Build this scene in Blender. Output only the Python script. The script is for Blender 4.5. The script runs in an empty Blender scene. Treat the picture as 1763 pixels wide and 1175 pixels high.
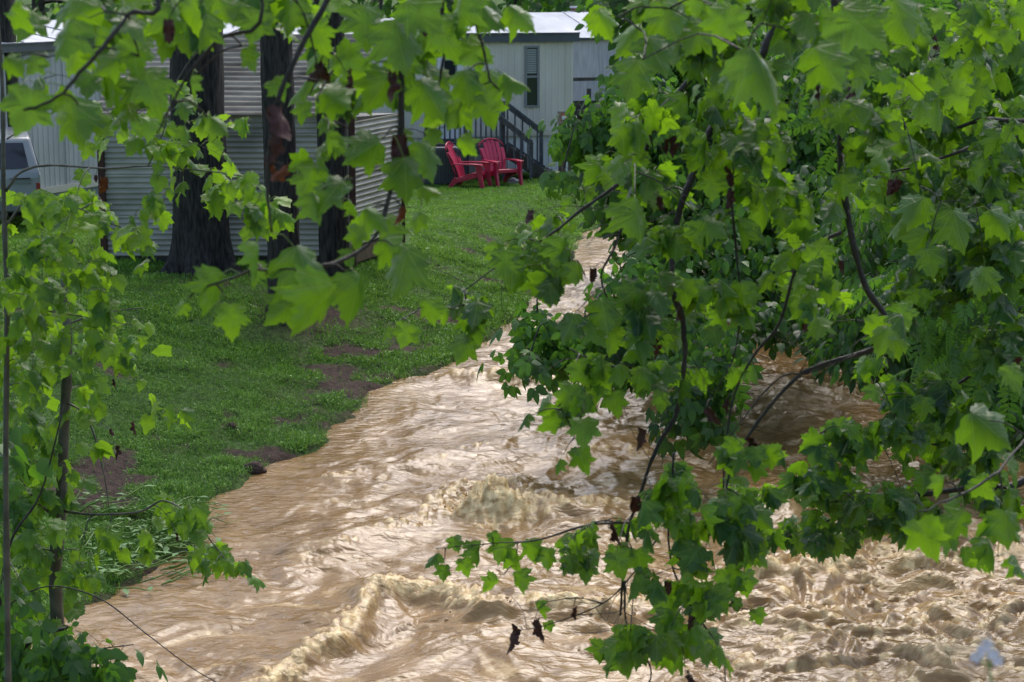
import bpy, math, random
import numpy as np
from mathutils import Vector, Matrix

random.seed(7)
rng = np.random.default_rng(7)
scene = bpy.context.scene
COL = scene.collection

# ------------------------------------------------------------ camera, sky, sun, exposure
CAM_H = 5.5
FPX = 3428.0                      # focal length in photo pixels (1763 wide)
PITCH = math.atan(627.5 / FPX)
cam_d = bpy.data.cameras.new('camera')
cam = bpy.data.objects.new('camera', cam_d)
COL.objects.link(cam)
cam.location = (0, 0, CAM_H)
cam.rotation_euler = (math.pi / 2 - PITCH, 0, 0)
cam_d.sensor_width = 36
cam_d.lens = 36 * FPX / 1763.0
cam_d.clip_start = 0.05
cam_d.clip_end = 800
cam_d.dof.use_dof = True
cam_d.dof.focus_distance = 17.0
cam_d.dof.aperture_fstop = 7.5
scene.camera = cam

SUN_EL = math.radians(51)
SUN_AZ = math.radians(12)
w = bpy.data.worlds.new('World')
scene.world = w
w.use_nodes = True
wn = w.node_tree.nodes
bg = wn['Background']
sky = wn.new('ShaderNodeTexSky')
sky.sky_type = 'NISHITA'
sky.sun_disc = False
sky.sun_elevation = SUN_EL
sky.sun_rotation = SUN_AZ
sky.air_density = 1.0
sky.dust_density = 3.5
sky.ozone_density = 1.0
hs = wn.new('ShaderNodeHueSaturation')      # overcast: same sky, greyer
hs.inputs['Saturation'].default_value = 1.0
w.node_tree.links.new(sky.outputs[0], hs.inputs['Color'])
w.node_tree.links.new(hs.outputs[0], bg.inputs[0])
bg.inputs[1].default_value = 0.15

sd = bpy.data.lights.new('sun', 'SUN')
sd.energy = 0.95
sd.angle = math.radians(40)
sd.color = (1.0, 0.99, 0.98)
sun = bpy.data.objects.new('sun', sd)
COL.objects.link(sun)
sun.rotation_euler = (math.pi / 2 - SUN_EL, 0, math.pi - SUN_AZ)

scene.view_settings.view_transform = 'Standard'
scene.view_settings.look = 'None'
scene.view_settings.gamma = 1.0
scene.view_settings.exposure = 0.76
scene.cycles.max_bounces = 7
scene.cycles.diffuse_bounces = 3
scene.cycles.glossy_bounces = 3
scene.cycles.transmission_bounces = 4

# ------------------------------------------------------------ placing helpers
_f = np.array([0, math.cos(PITCH), -math.sin(PITCH)])
_u = np.array([0, math.sin(PITCH), math.cos(PITCH)])
_r = np.array([1.0, 0, 0])


def ray(px, py):
    return _f * FPX + _r * (px - 881.5) + _u * (587.5 - py)


def at(px, py, Y):
    d = ray(px, py)
    return np.array([0, 0, CAM_H]) + d * (Y / d[1])


def onz(px, py, z):
    d = ray(px, py)
    return np.array([0, 0, CAM_H]) + d * ((z - CAM_H) / d[2])


def water_level(y):
    return np.maximum(0, 0.016 * (np.asarray(y, float) - 18))


def onwater(px, py):
    z = 0.0
    for _ in range(8):
        p = onz(px, py, z)
        z = float(water_level(p[1]))
    return p


# ------------------------------------------------------------ noise (numpy Perlin)
_perm = np.random.default_rng(3).permutation(512)
_ang = np.random.default_rng(4).random(512) * 2 * math.pi
_gx, _gy = np.cos(_ang), np.sin(_ang)


def perlin(x, y, seed=0):
    x = np.asarray(x, float) + seed * 17.31
    y = np.asarray(y, float) - seed * 9.17
    xi = np.floor(x).astype(int)
    yi = np.floor(y).astype(int)
    xf, yf = x - xi, y - yi
    u = xf * xf * xf * (xf * (xf * 6 - 15) + 10)
    v = yf * yf * yf * (yf * (yf * 6 - 15) + 10)

    def g(ix, iy, dx, dy):
        h = _perm[(_perm[(ix + seed * 31) & 511] + iy) & 511]
        return _gx[h] * dx + _gy[h] * dy
    a = g(xi, yi, xf, yf)
    b = g(xi + 1, yi, xf - 1, yf)
    c = g(xi, yi + 1, xf, yf - 1)
    d = g(xi + 1, yi + 1, xf - 1, yf - 1)
    return ((a + (b - a) * u) + ((c + (d - c) * u) - (a + (b - a) * u)) * v) * 1.5


def fbm(x, y, octv=4, seed=0, gain=.5):
    s = 0
    a = 1.0
    for i in range(octv):
        s = s + a * perlin(x, y, seed + i)
        x, y, a = x * 2.03, y * 2.03, a * gain
    return s


def billow(x, y, octv=4, seed=0, gain=.5):
    s = 0
    a = 1.0
    for i in range(octv):
        s = s + a * (np.sqrt(perlin(x, y, seed + i) ** 2 + .006) - .05)
        x, y, a = x * 2.03, y * 2.03, a * gain
    return s


def sstep(a, b, x):
    t = np.clip((x - a) / (b - a), 0, 1)
    return t * t * (3 - 2 * t)


# ------------------------------------------------------------ materials
def mat(name, col, rough=.6, spec=.5, var=None, vscale=5, vstr=1.0, bump=0, bscale=30, metal=0, stretch=None, detail=6, contrast=(.35, .65)):
    m = bpy.data.materials.new(name)
    m.use_nodes = True
    N, L = m.node_tree.nodes, m.node_tree.links
    b = N['Principled BSDF']
    b.inputs['Base Color'].default_value = (*col, 1)
    b.inputs['Roughness'].default_value = rough
    b.inputs['Specular IOR Level'].default_value = spec
    b.inputs['Metallic'].default_value = metal
    tc = N.new('ShaderNodeTexCoord')
    src = tc.outputs['Object']
    if stretch:
        mp = N.new('ShaderNodeMapping')
        mp.inputs['Scale'].default_value = stretch
        L.new(src, mp.inputs[0])
        src = mp.outputs[0]
    if var:
        nz = N.new('ShaderNodeTexNoise')
        nz.inputs['Scale'].default_value = vscale
        nz.inputs['Detail'].default_value = detail
        L.new(src, nz.inputs['Vector'])
        cr = N.new('ShaderNodeValToRGB')
        cr.color_ramp.elements[0].position = contrast[0]
        cr.color_ramp.elements[1].position = contrast[1]
        cr.color_ramp.elements[0].color = (*var, 1)
        cr.color_ramp.elements[1].color = (*col, 1)
        L.new(nz.outputs[0], cr.inputs[0])
        L.new(cr.outputs[0], b.inputs['Base Color'])
    if bump:
        nb = N.new('ShaderNodeTexNoise')
        nb.inputs['Scale'].default_value = bscale
        nb.inputs['Detail'].default_value = 5
        L.new(src, nb.inputs['Vector'])
        bp = N.new('ShaderNodeBump')
        bp.inputs['Strength'].default_value = bump
        bp.inputs['Distance'].default_value = .02
        L.new(nb.outputs[0], bp.inputs['Height'])
        L.new(bp.outputs[0], b.inputs['Normal'])
    return m


# ------------------------------------------------------------ objects
def tag(o, label=None, cat=None, group=None, kind=None):
    if label: o['label'] = label
    if cat: o['category'] = cat
    if group: o['group'] = group
    if kind: o['kind'] = kind
    return o


def empty(name, loc, rz=0, label=None, cat=None, group=None):
    o = bpy.data.objects.new(name, None)
    COL.objects.link(o)
    o.location = tuple(loc)
    o.rotation_euler = (0, 0, rz)
    return tag(o, label, cat, group)


def link_mesh(name, me, mats, parent=None, loc=None):
    o = bpy.data.objects.new(name, me)
    COL.objects.link(o)
    for m in (mats if isinstance(mats, (list, tuple)) else [mats]):
        me.materials.append(m)
    if parent: o.parent = parent
    if loc is not None: o.location = tuple(loc)
    return o


def np_mesh(name, V, F, uv=None, attrs=None, matidx=None, smooth=True):
    """F: (n,3) or (n,4) int array."""
    me = bpy.data.meshes.new(name)
    V = np.asarray(V, np.float32)
    F = np.asarray(F, np.int32)
    n, k = F.shape
    me.vertices.add(len(V))
    me.vertices.foreach_set('co', V.ravel())
    me.loops.add(n * k)
    me.loops.foreach_set('vertex_index', F.ravel())
    me.polygons.add(n)
    me.polygons.foreach_set('loop_start', np.arange(0, n * k, k, dtype=np.int32))
    if matidx is not None:
        me.polygons.foreach_set('material_index', np.asarray(matidx, np.int32))
    me.polygons.foreach_set('use_smooth', np.full(n, smooth))
    me.update(calc_edges=True)
    if uv is not None:
        l = me.uv_layers.new(name='UVMap')
        l.data.foreach_set('uv', np.asarray(uv, np.float32)[F.ravel()].ravel())
    for an, av in (attrs or {}).items():
        a = me.attributes.new(an, 'FLOAT', 'POINT')
        a.data.foreach_set('value', np.asarray(av, np.float32))
    return me


class MB:
    def __init__(s):
        s.v = []; s.f = []; s.m = []; s.M = Matrix.Identity(4)

    def add(s, vs, fs, mi=0):
        b = len(s.v)
        s.v += [tuple(s.M @ Vector(p)) for p in vs]
        s.f += [[b + i for i in f] for f in fs]
        s.m += [mi] * len(fs)
        return s

    def box(s, c, d, rot=None, mi=0):
        x, y, z = d[0] / 2, d[1] / 2, d[2] / 2
        vs = [Vector((a, b, e)) for e in (-z, z) for b in (-y, y) for a in (-x, x)]
        if rot is not None:
            R = rot.to_matrix() if hasattr(rot, 'to_matrix') else rot
            vs = [R @ p for p in vs]
        vs = [p + Vector(c) for p in vs]
        return s.add(vs, [(0, 2, 3, 1), (4, 5, 7, 6), (0, 1, 5, 4), (2, 6, 7, 3), (0, 4, 6, 2), (1, 3, 7, 5)], mi)

    def bar(s, a, b, w_, h, up=(0, 0, 1), mi=0):
        """box from a to b, w_ across, h along up"""
        a, b = Vector(a), Vector(b)
        d = b - a
        L = d.length
        y = d.normalized()
        u = Vector(up)
        x = y.cross(u)
        if x.length < 1e-4: x = y.cross(Vector((0, 1, 0)))
        x.normalize()
        z = x.cross(y)
        R = Matrix((x, y, z)).transposed()
        return s.box((a + b) / 2, (w_, L, h), R, mi)

    def tube(s, pts, r, k=6, mi=0, caps=True):
        pts = [Vector(p) for p in pts]
        if not hasattr(r, '__len__'): r = [r] * len(pts)
        n = len(pts)
        vs = []
        px = None
        for i, p in enumerate(pts):
            t = (pts[min(i + 1, n - 1)] - pts[max(i - 1, 0)])
            if t.length < 1e-6: t = Vector((0, 0, 1))
            t.normalize()
            if px is None:
                px = t.orthogonal().normalized()
            else:
                px = (px - t * px.dot(t))
                if px.length < 1e-5: px = t.orthogonal()
                px.normalize()
            py = t.cross(px)
            for j in range(k):
                a = 2 * math.pi * j / k
                vs.append(p + (px * math.cos(a) + py * math.sin(a)) * r[i])
        fs = [(i * k + j, i * k + (j + 1) % k, (i + 1) * k + (j + 1) % k, (i + 1) * k + j) for i in range(n - 1) for j in range(k)]
        if caps:
            fs.append(tuple(range(k - 1, -1, -1)))
            fs.append(tuple((n - 1) * k + j for j in range(k)))
        return s.add(vs, fs, mi)

    def prism(s, poly, y0, y1, mi=0):
        """poly in local x,z, extruded along y"""
        n = len(poly)
        vs = [(x, y0, z) for x, z in poly] + [(x, y1, z) for x, z in poly]
        fs = [tuple(range(n)), tuple(range(2 * n - 1, n - 1, -1))]
        fs += [(i, n + i, n + (i + 1) % n, (i + 1) % n) for i in range(n)]
        return s.add(vs, fs, mi)

    def build(s, name, mats, parent=None, loc=None, smooth=False, bevel=0, origin=None):
        me = bpy.data.meshes.new(name)
        v = s.v
        if origin is not None:
            v = [(p[0] - origin[0], p[1] - origin[1], p[2] - origin[2]) for p in v]
        me.from_pydata(v, [], s.f)
        me.polygons.foreach_set('material_index', s.m)
        me.polygons.foreach_set('use_smooth', [smooth] * len(s.f))
        me.update()
        o = link_mesh(name, me, mats, parent, loc)
        if bevel:
            b = o.modifiers.new('bevel', 'BEVEL')
            b.width = bevel
            b.segments = 2
            b.limit_method = 'ANGLE'
        return o


# ------------------------------------------------------------ shorelines
LAWN = 0.95
_left_px = [(1075, 365), (1040, 385), (1000, 405), (985, 440), (940, 490), (890, 540), (830, 592), (765, 632), (700, 650),
            (640, 668), (628, 700), (565, 735), (552, 772), (470, 795), (400, 838), (350, 880), (350, 915), (270, 975),
            (200, 1020), (110, 1060), (0, 1105), (-250, 1150)]
_right_px = [(1900, 880), (1763, 800), (1660, 720), (1500, 655), (1390, 590), (1290, 510), (1220, 440), (1170, 395), (1135, 372), (1120, 358)]
LEFT = [onwater(*p)[:2] for p in _left_px]
RIGHT = [onwater(*p)[:2] for p in _right_px]
LEFT = [np.array(p) for p in [(34, 70), (16, 58), (7, 52)]] + LEFT + [np.array(p) for p in [(-3.9, 14.4), (-2.9, 13.2), (-2.7, 8), (-3, 0), (-4, -20)]]
RIGHT = [np.array(p) for p in [(5, -20), (4.0, 0), (3.9, 8), (4.6, 12.5), (5.6, 16)]] + RIGHT + [np.array(p) for p in [(8.5, 50), (17, 55), (36, 66)]]


def seg_dist(x, y, pts):
    best = np.full(x.shape, 1e9)
    for a, b in zip(pts[:-1], pts[1:]):
        d = b - a
        t = np.clip(((x - a[0]) * d[0] + (y - a[1]) * d[1]) / (d @ d), 0, 1)
        best = np.minimum(best, np.hypot(x - a[0] - t * d[0], y - a[1] - t * d[1]))
    return best


def inside(x, y, poly):
    c = np.zeros(x.shape, bool)
    n = len(poly)
    for i in range(n):
        a, b = poly[i], poly[(i + 1) % n]
        cond = ((a[1] > y) != (b[1] > y))
        with np.errstate(divide='ignore', invalid='ignore'):
            xi = (b[0] - a[0]) * (y - a[1]) / (b[1] - a[1]) + a[0]
        c ^= cond & (x < xi)
    return c


WATER_POLY = LEFT + RIGHT


def shore(x, y):
    """signed distance: positive on land; also True where the right bank is nearer"""
    dl, dr = seg_dist(x, y, LEFT), seg_dist(x, y, RIGHT)
    d = np.minimum(dl, dr)
    return np.where(inside(x, y, WATER_POLY), -d, d), dr < dl


def ground_h(x, y):
    x = np.asarray(x, float); y = np.asarray(y, float)
    s, right = shore(x, y)
    s = s + 0.14 * fbm(x * 1.6, y * 1.6, 3, 11)
    wl = water_level(y)
    top = LAWN - wl + 0.0 * x
    wid = np.where(right, 2.5, np.clip(4.5 - (y - 24) * 0.18, 1.3, 4.5))
    h = wl + np.where(s > 0, 0.035 + (top - 0.035) * sstep(-.02, wid * 1.15, s), 0)
    h = np.where(s <= 0, wl + np.maximum(s * 0.9, -0.7) + 0.03, h)
    # bare eroded lumps near the edge
    edge = np.exp(-((s - .5) / .8) ** 2) * (s > 0)
    h = h + edge * 0.05 * fbm(x * 2.5, y * 2.5, 3, 5) + (s > 0) * 0.035 * fbm(x * .7, y * .7, 4, 8)
    far = sstep(56, 150, y) * 6 + sstep(25, 90, np.abs(x)) * 2.0 * (y > 20)
    return h + far * (s > 0)


def gz(x, y):
    return float(ground_h(np.array([x]), np.array([y]))[0])


def onground(px, py):
    z = 0.5
    for _ in range(12):
        p = onz(px, py, z)
        z = .5 * z + .5 * gz(p[0], p[1])
    p[2] = gz(p[0], p[1])
    return p


def axis(segs):
    out = []
    for a, b, n in segs: out.append(np.linspace(a, b, n, endpoint=False))
    return np.concatenate(out + [[segs[-1][1]]])


def grid_mesh(name, X, Y, Z, attrs=None):
    ny, nx = X.shape
    V = np.stack([X, Y, Z], -1).reshape(-1, 3)
    i = np.arange(ny * nx).reshape(ny, nx)
    F = np.stack([i[:-1, :-1], i[:-1, 1:], i[1:, 1:], i[1:, :-1]], -1).reshape(-1, 4)
    return np_mesh(name, V, F, attrs={k: v.ravel() for k, v in (attrs or {}).items()})
# ------------------------------------------------------------ ground
def ground_material():
    m = bpy.data.materials.new('grassy_soil')
    m.use_nodes = True
    N, L = m.node_tree.nodes, m.node_tree.links
    b = N['Principled BSDF']
    b.inputs['Roughness'].default_value = .85; b.inputs['Specular IOR Level'].default_value = .15
    at_ = N.new('ShaderNodeAttribute'); at_.attribute_name = 'mud'
    tc = N.new('ShaderNodeTexCoord')
    n1 = N.new('ShaderNodeTexNoise'); n1.inputs['Scale'].default_value = 14; n1.inputs['Detail'].default_value = 8
    L.new(tc.outputs['Object'], n1.inputs['Vector'])
    g = N.new('ShaderNodeValToRGB')
    g.color_ramp.elements[0].position = .35; g.color_ramp.elements[0].color = (.022, .055, .01, 1)
    g.color_ramp.elements[1].position = .7; g.color_ramp.elements[1].color = (.085, .18, .028, 1)
    L.new(n1.outputs[0], g.inputs[0])
    d = N.new('ShaderNodeValToRGB')
    d.color_ramp.elements[0].position = .3; d.color_ramp.elements[0].color = (.022, .015, .012, 1)
    d.color_ramp.elements[1].position = .75; d.color_ramp.elements[1].color = (.085, .055, .042, 1)
    L.new(n1.outputs[0], d.inputs[0])
    mx = N.new('ShaderNodeMix'); mx.data_type = 'RGBA'
    L.new(at_.outputs['Fac'], mx.inputs[0]); L.new(g.outputs[0], mx.inputs[6]); L.new(d.outputs[0], mx.inputs[7])
    L.new(mx.outputs[2], b.inputs['Base Color'])
    n2 = N.new('ShaderNodeTexNoise'); n2.inputs['Scale'].default_value = 40; n2.inputs['Detail'].default_value = 6
    L.new(tc.outputs['Object'], n2.inputs['Vector'])
    bp = N.new('ShaderNodeBump'); bp.inputs['Strength'].default_value = .8; bp.inputs['Distance'].default_value = .04
    L.new(n2.outputs[0], bp.inputs['Height']); L.new(bp.outputs[0], b.inputs['Normal'])
    return m


TRUNK_SPOTS = [(onz(350, 470, LAWN), .5), (onground(492, 545), .3), (onz(574, 500, LAWN), .3)]


def mud_mask(x, y):
    s, right = shore(x, y)
    n = fbm(x * .9, y * .9, 4, 21)
    edge = np.exp(-(s / .10) ** 2) * .35
    m = sstep(.52, .75, n + .35 * np.exp(-((s - 0.8) / 0.8) ** 2)) + edge
    # worn dirt under the big trees and along the waterside
    for p, r in TRUNK_SPOTS:
        m = m + .9 * np.exp(-(((x - p[0]) / (r * 1.7)) ** 2 + ((y - p[1]) / (r * 3)) ** 2))
    q = onz(640, 545, LAWN)
    m = m + (.36 + .9 * fbm(x * 2.2, y * 1.8, 4, 77)) * np.exp(-(((x - q[0] - .25 * (y - q[1])) / 1.0) ** 2 + ((y - q[1]) / 3.4) ** 2))
    for (a, b_, rx, ry) in [(235, 855, .2, .35), (190, 960, .3, .5), (455, 790, .2, .35), (395, 720, .12, .4), (540, 690, .15, .3)]:
        q = onz(a, b_, .3)
        m = m + (.55 + 1.0 * fbm(x * 4, y * 4, 3, 78)) * np.exp(-(((x - q[0]) / rx) ** 2 + ((y - q[1]) / ry) ** 2))
    return np.clip(m, 0, 1) * (right | (y < 37) | (s < 1.0))


gx = axis([(-160, -30, 26), (-30, -14, 60), (-14, 7, 190), (7, 30, 60), (30, 160, 26)])
gy = axis([(-40, 6, 20), (6, 14, 30), (14, 48, 300), (48, 75, 50), (75, 300, 40)])
GX, GY = np.meshgrid(gx, gy)
GZ = ground_h(GX, GY)
ground = link_mesh('ground', grid_mesh('ground', GX, GY, GZ, {'mud': mud_mask(GX, GY)}), ground_material())
tag(ground, 'grassy sloping creek bank and lawn with muddy patches', None, None, 'structure')

# ------------------------------------------------------------ flood water
def polyfield(x, y, pts):
    """distance to a crest line and signed side (positive = downstream/near side)"""
    best = np.full(x.shape, 1e9); sgn = np.zeros(x.shape); tt = np.zeros(x.shape)
    n = len(pts) - 1
    for i, (a, b) in enumerate(zip(pts[:-1], pts[1:])):
        d = b - a
        t = np.clip(((x - a[0]) * d[0] + (y - a[1]) * d[1]) / (d @ d), 0, 1)
        ex, ey = x - a[0] - t * d[0], y - a[1] - t * d[1]
        r = np.hypot(ex, ey)
        k = r < best
        best = np.where(k, r, best)
        L_ = math.hypot(*d)
        sgn = np.where(k, (ex * d[1] - ey * d[0]) / L_, sgn)
        tt = np.where(k, (i + t) / n, tt)
    return best, sgn, tt


def wp(*pp):
    return [onwater(*p)[:2] for p in pp]


# crest lines, left to right as seen from downstream: (points, height, width upstream, width downstream, foam)
CRESTS = [  # noqa
    (wp((420, 1190), (490, 1158), (560, 1120), (615, 1065), (655, 1030), (700, 1015)), .24, .50, .10, .75),
    (wp((655, 1030), (720, 1022), (790, 1035), (830, 1062), (940, 1062), (1040, 1058), (1120, 1040)), .20, .5, .12, 1.0),
    (wp((720, 905), (775, 860), (800, 850), (860, 848), (905, 868), (950, 885), (1020, 885), (1090, 870)), .22, .5, .14, .55),
    (wp((520, 965), (600, 940), (690, 912), (760, 880)), .08, .5, .12, .12),
    (wp((760, 645), (830, 655), (900, 655), (980, 648)), .20, .7, .22, .5),
    (wp((1180, 720), (1300, 690), (1400, 670), (1500, 680)), .22, 1.0, .3, .25),
    (wp((1240, 1000), (1380, 985), (1530, 960), (1620, 975), (1763, 960), (1950, 955)), .22, .5, .25, .5),
    (wp((1150, 870), (1290, 880), (1380, 868), (1500, 880)), .13, .5, .2, .5),
    (wp((960, 790), (1060, 775), (1180, 790), (1300, 800)), .12, .6, .2, .2),
    (wp((560, 830), (640, 815), (760, 800), (900, 760)), .06, .5, .15, .1),
    (wp((900, 570), (980, 575), (1060, 570)), .12, .6, .2, .35),
    (wp((930, 520), (1000, 522), (1050, 515)), .10, .6, .2, .25),
    (wp((940, 470), (1010, 472), (1060, 465)), .10, .6, .2, .25),
]


def water_h(x, y):
    wl = water_level(y)
    s, _ = shore(x, y)
    deep = sstep(0.0, 1.6, -s)
    # flow-aligned coordinates: stream runs towards the viewer, drifting right
    wx = x + .35 * fbm(x * .6, y * .6, 2, 40)
    wy = y + .45 * fbm(x * .7 + 9, y * .7, 2, 41)
    turb = np.zeros(x.shape)
    for (px, py, rx, ry, a) in [(1500, 1080, 2.3, 2.2, 1.0), (850, 875, .55, .7, .8), (1450, 660, 2.0, 3.0, .45), (930, 1055, .8, .5, .5),
                                (980, 580, 1.6, 6.0, .5), (1700, 940, 1.5, 1.6, .7), (1250, 880, 1.6, 1.5, .35)]:
        q = onwater(px, py)
        turb += a * np.exp(-(((x - q[0]) / rx) ** 2 + ((y - q[1]) / ry) ** 2))
    turb = np.clip(turb, 0, 1)
    h = .045 * fbm(wx * .55, wy * .45, 3, 50) * (.4 + deep)
    rough = .35 + .65 * deep
    rid = 1 - np.abs(perlin(wx * 1.2, wy * 1.9, 60)) * 2
    h += .028 * rid * rough
    ux, uy = wx + .28 * wy, wy - .28 * wx            # ripples lie slightly aslant across the flow
    rid2 = 1 - np.abs(perlin(ux * 1.7, uy * 4.2, 61)) * 2
    h += .017 * rid2 * rough
    h += .016 * fbm(ux * 3.2, uy * 8.5, 2, 62) * rough
    h += .002 * turb * fbm(wx * 14, wy * 18, 2, 63)
    foam = np.zeros(x.shape)
    far = sstep(24, 34, y)
    h += far * .03 * (1 - np.abs(perlin(wx * 1.6, wy * 1.1, 66)) * 2) * deep
    for i, (pts, hh, wu, wd, fo) in enumerate(CRESTS):
        jx = .13 * fbm(x * 1.6, y * 1.6, 2, 70 + i)
        d, sg, t = polyfield(x + jx, y + jx * .8, pts)
        ends = sstep(0, .12, t) * sstep(0, .12, 1 - t)
        up = np.exp(-(d / wu) ** 2)
        dn = np.exp(-(d / (wd * 1.5)) ** 2)
        prof = np.where(sg > 0, dn, up)
        wd = wd * 1.5
        amp = hh * .62 * ends * (.8 + .4 * fbm(x * 1.4, y * 1.4, 1, 90 + i))
        h += amp * prof
        # trough below the crest
        h -= hh * .25 * ends * np.exp(-((d - wd * 2.8) / (wd * 2.4)) ** 2) * (sg > 0)
        br = ends * fo * np.where(sg > 0, np.exp(-(d / (wd * .5)) ** 2), np.exp(-(d / .05) ** 2))
        br = br * sstep(-.35, .35, fbm(x * 3.2, y * 3.2, 3, 110 + i) + .25 * fo)
        foam = np.maximum(foam, br)
    tx, ty = wx + .5 * fbm(wx * 1.3, wy * 1.3, 1, 171), wy + .3 * fbm(wx * 1.3, wy * 1.3, 1, 172)
    bil = billow(tx * 1.5 + ty * .5, ty * 2.2 - tx * .4, 3, 137, .42)
    h += turb * (.22 * bil - .06)
    foam = np.maximum(foam, turb * sstep(.30, 1.0, .15 + bil * .7 + .55 * fbm(tx * 2 + ty, ty * 6 - tx, 3, 165)) * .5)
    # the boil of breaking water in midstream
    q = onwater(850, 885)
    e = np.exp(-(((x - q[0]) / .34) ** 2 + ((y - q[1]) / .30) ** 2) ** 1.4)
    h += e * .17
    foam = np.maximum(foam, np.clip(e * 1.6, 0, 1))
    # scattered bubbles and streaky scum
    sc = fbm(wx * 2.2, wy * 5, 4, 140)
    foam = np.maximum(foam, .30 * sstep(.30, .8, sc) * (.3 + .7 * deep))
    return wl + h * (.25 + .75 * sstep(-.1, .8, -s)), foam, turb


def water_material():
    m = bpy.data.materials.new('muddy_flood_water')
    m.use_nodes = True
    N, L = m.node_tree.nodes, m.node_tree.links
    b = N['Principled BSDF']
    fa = N.new('ShaderNodeAttribute'); fa.attribute_name = 'foam'
    tc = N.new('ShaderNodeTexCoord')
    mp = N.new('ShaderNodeMapping'); mp.inputs['Scale'].default_value = (1.0, .6, 1)
    mp.inputs['Rotation'].default_value = (0, 0, .35)
    L.new(tc.outputs['Object'], mp.inputs[0])
    n1 = N.new('ShaderNodeTexNoise'); n1.inputs['Scale'].default_value = 1.6; n1.inputs['Detail'].default_value = 7
    n1.inputs['Distortion'].default_value = 1.2
    L.new(mp.outputs[0], n1.inputs['Vector'])
    c1 = N.new('ShaderNodeValToRGB')
    c1.color_ramp.elements[0].position = .32; c1.color_ramp.elements[0].color = (.21, .122, .045, 1)
    c1.color_ramp.elements[1].position = .68; c1.color_ramp.elements[1].color = (.33, .205, .085, 1)
    L.new(n1.outputs[0], c1.inputs[0])
    n2 = N.new('ShaderNodeTexNoise'); n2.inputs['Scale'].default_value = 12; n2.inputs['Detail'].default_value = 4
    L.new(tc.outputs['Object'], n2.inputs['Vector'])
    c2 = N.new('ShaderNodeValToRGB')
    c2.color_ramp.elements[0].position = .35; c2.color_ramp.elements[0].color = (.46, .29, .105, 1)
    c2.color_ramp.elements[1].position = .62; c2.color_ramp.elements[1].color = (.95, .74, .38, 1)
    L.new(n2.outputs[0], c2.inputs[0])
    mx = N.new('ShaderNodeMix'); mx.data_type = 'RGBA'
    L.new(fa.outputs['Fac'], mx.inputs[0]); L.new(c1.outputs[0], mx.inputs[6]); L.new(c2.outputs[0], mx.inputs[7])
    L.new(mx.outputs[2], b.inputs['Base Color'])
    ro = N.new('ShaderNodeMapRange')
    ro.inputs[3].default_value = .12; ro.inputs[4].default_value = .42
    L.new(fa.outputs['Fac'], ro.inputs[0]); L.new(ro.outputs[0], b.inputs['Roughness'])
    b.inputs['IOR'].default_value = 1.34
    b.inputs['Specular IOR Level'].default_value = .62
    mp2 = N.new('ShaderNodeMapping'); mp2.inputs['Scale'].default_value = (3.8, 7.5, 5); mp2.inputs['Rotation'].default_value = (0, 0, .25)
    L.new(tc.outputs['Object'], mp2.inputs[0])
    n3 = N.new('ShaderNodeTexNoise'); n3.inputs['Scale'].default_value = 1.4; n3.inputs['Detail'].default_value = 4; n3.inputs['Distortion'].default_value = .8
    L.new(mp2.outputs[0], n3.inputs['Vector'])
    bp = N.new('ShaderNodeBump'); bp.inputs['Strength'].default_value = .45; bp.inputs['Distance'].default_value = .055
    L.new(n3.outputs[0], bp.inputs['Height'])
    n4 = N.new('ShaderNodeTexNoise'); n4.inputs['Scale'].default_value = 22; n4.inputs['Detail'].default_value = 5; n4.inputs['Distortion'].default_value = .6
    L.new(tc.outputs['Object'], n4.inputs['Vector'])
    b2 = N.new('ShaderNodeBump'); b2.inputs['Distance'].default_value = .014
    L.new(fa.outputs['Fac'], b2.inputs['Strength']); L.new(n4.outputs[0], b2.inputs['Height']); L.new(bp.outputs[0], b2.inputs['Normal'])
    L.new(b2.outputs[0], b.inputs['Normal'])
    return m


WMAT = water_material()
ys = [13.0]
while ys[-1] < 60:
    ys.append(ys[-1] + .030 * (ys[-1] / 14) ** 1.25)
ys = np.array(list(np.linspace(-30, 12.5, 30)) + ys + [63, 68])
us = np.linspace(-1, 1, 620)
us = np.concatenate([np.linspace(-1.5, -1.01, 30), us, np.linspace(1.01, 1.5, 30)])
U, YY = np.meshgrid(us, ys)
XX = np.maximum(YY, 10) * .285 * U + np.sign(U) * np.maximum(np.abs(U) - 1, 0) ** 2 * 180
WZ, FO, TU = water_h(XX, YY)

# froth: rounded lobes of broken water piled on the crests, the boil and the churning stretch
rf_ = np.random.default_rng(17)
BL = []
for i, (pts, hh, wu, wd, fo) in enumerate(CRESTS):
    n = int(75 * fo * sum(np.hypot(*(b - a)) for a, b in zip(pts[:-1], pts[1:])))
    for _ in range(n):
        k = rf_.integers(0, len(pts) - 1); t_ = rf_.random()
        p = pts[k] * (1 - t_) + pts[k + 1] * t_
        p = p + np.array([rf_.normal(0, .07), -abs(rf_.normal(0, wd * .5)) + .04])
        BL.append((p[0], p[1], rf_.uniform(.014, .05), rf_.uniform(0, .02)))
q_ = onwater(850, 885)
for _ in range(420):
    gx_, gy_ = rf_.normal(0, 1), rf_.normal(0, 1)
    BL.append((q_[0] + gx_ * .20, q_[1] + gy_ * .16, rf_.uniform(.02, .075), .27 * rf_.random() ** 1.4 * math.exp(-.4 * (gx_ * gx_ + gy_ * gy_))))
for _ in range(320):
    BL.append((onwater(rf_.uniform(1200, 1800), rf_.uniform(930, 1200))[0], onwater(1500, rf_.uniform(930, 1200))[1], rf_.uniform(.015, .06), rf_.uniform(0, .012)))
for _ in range(900):
    a_ = onwater(rf_.uniform(880, 1080), rf_.uniform(480, 680)); BL.append((a_[0], a_[1], rf_.uniform(.02, .04), 0))
ROWY = YY[:, 0]
WZ0 = WZ.copy()
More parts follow.
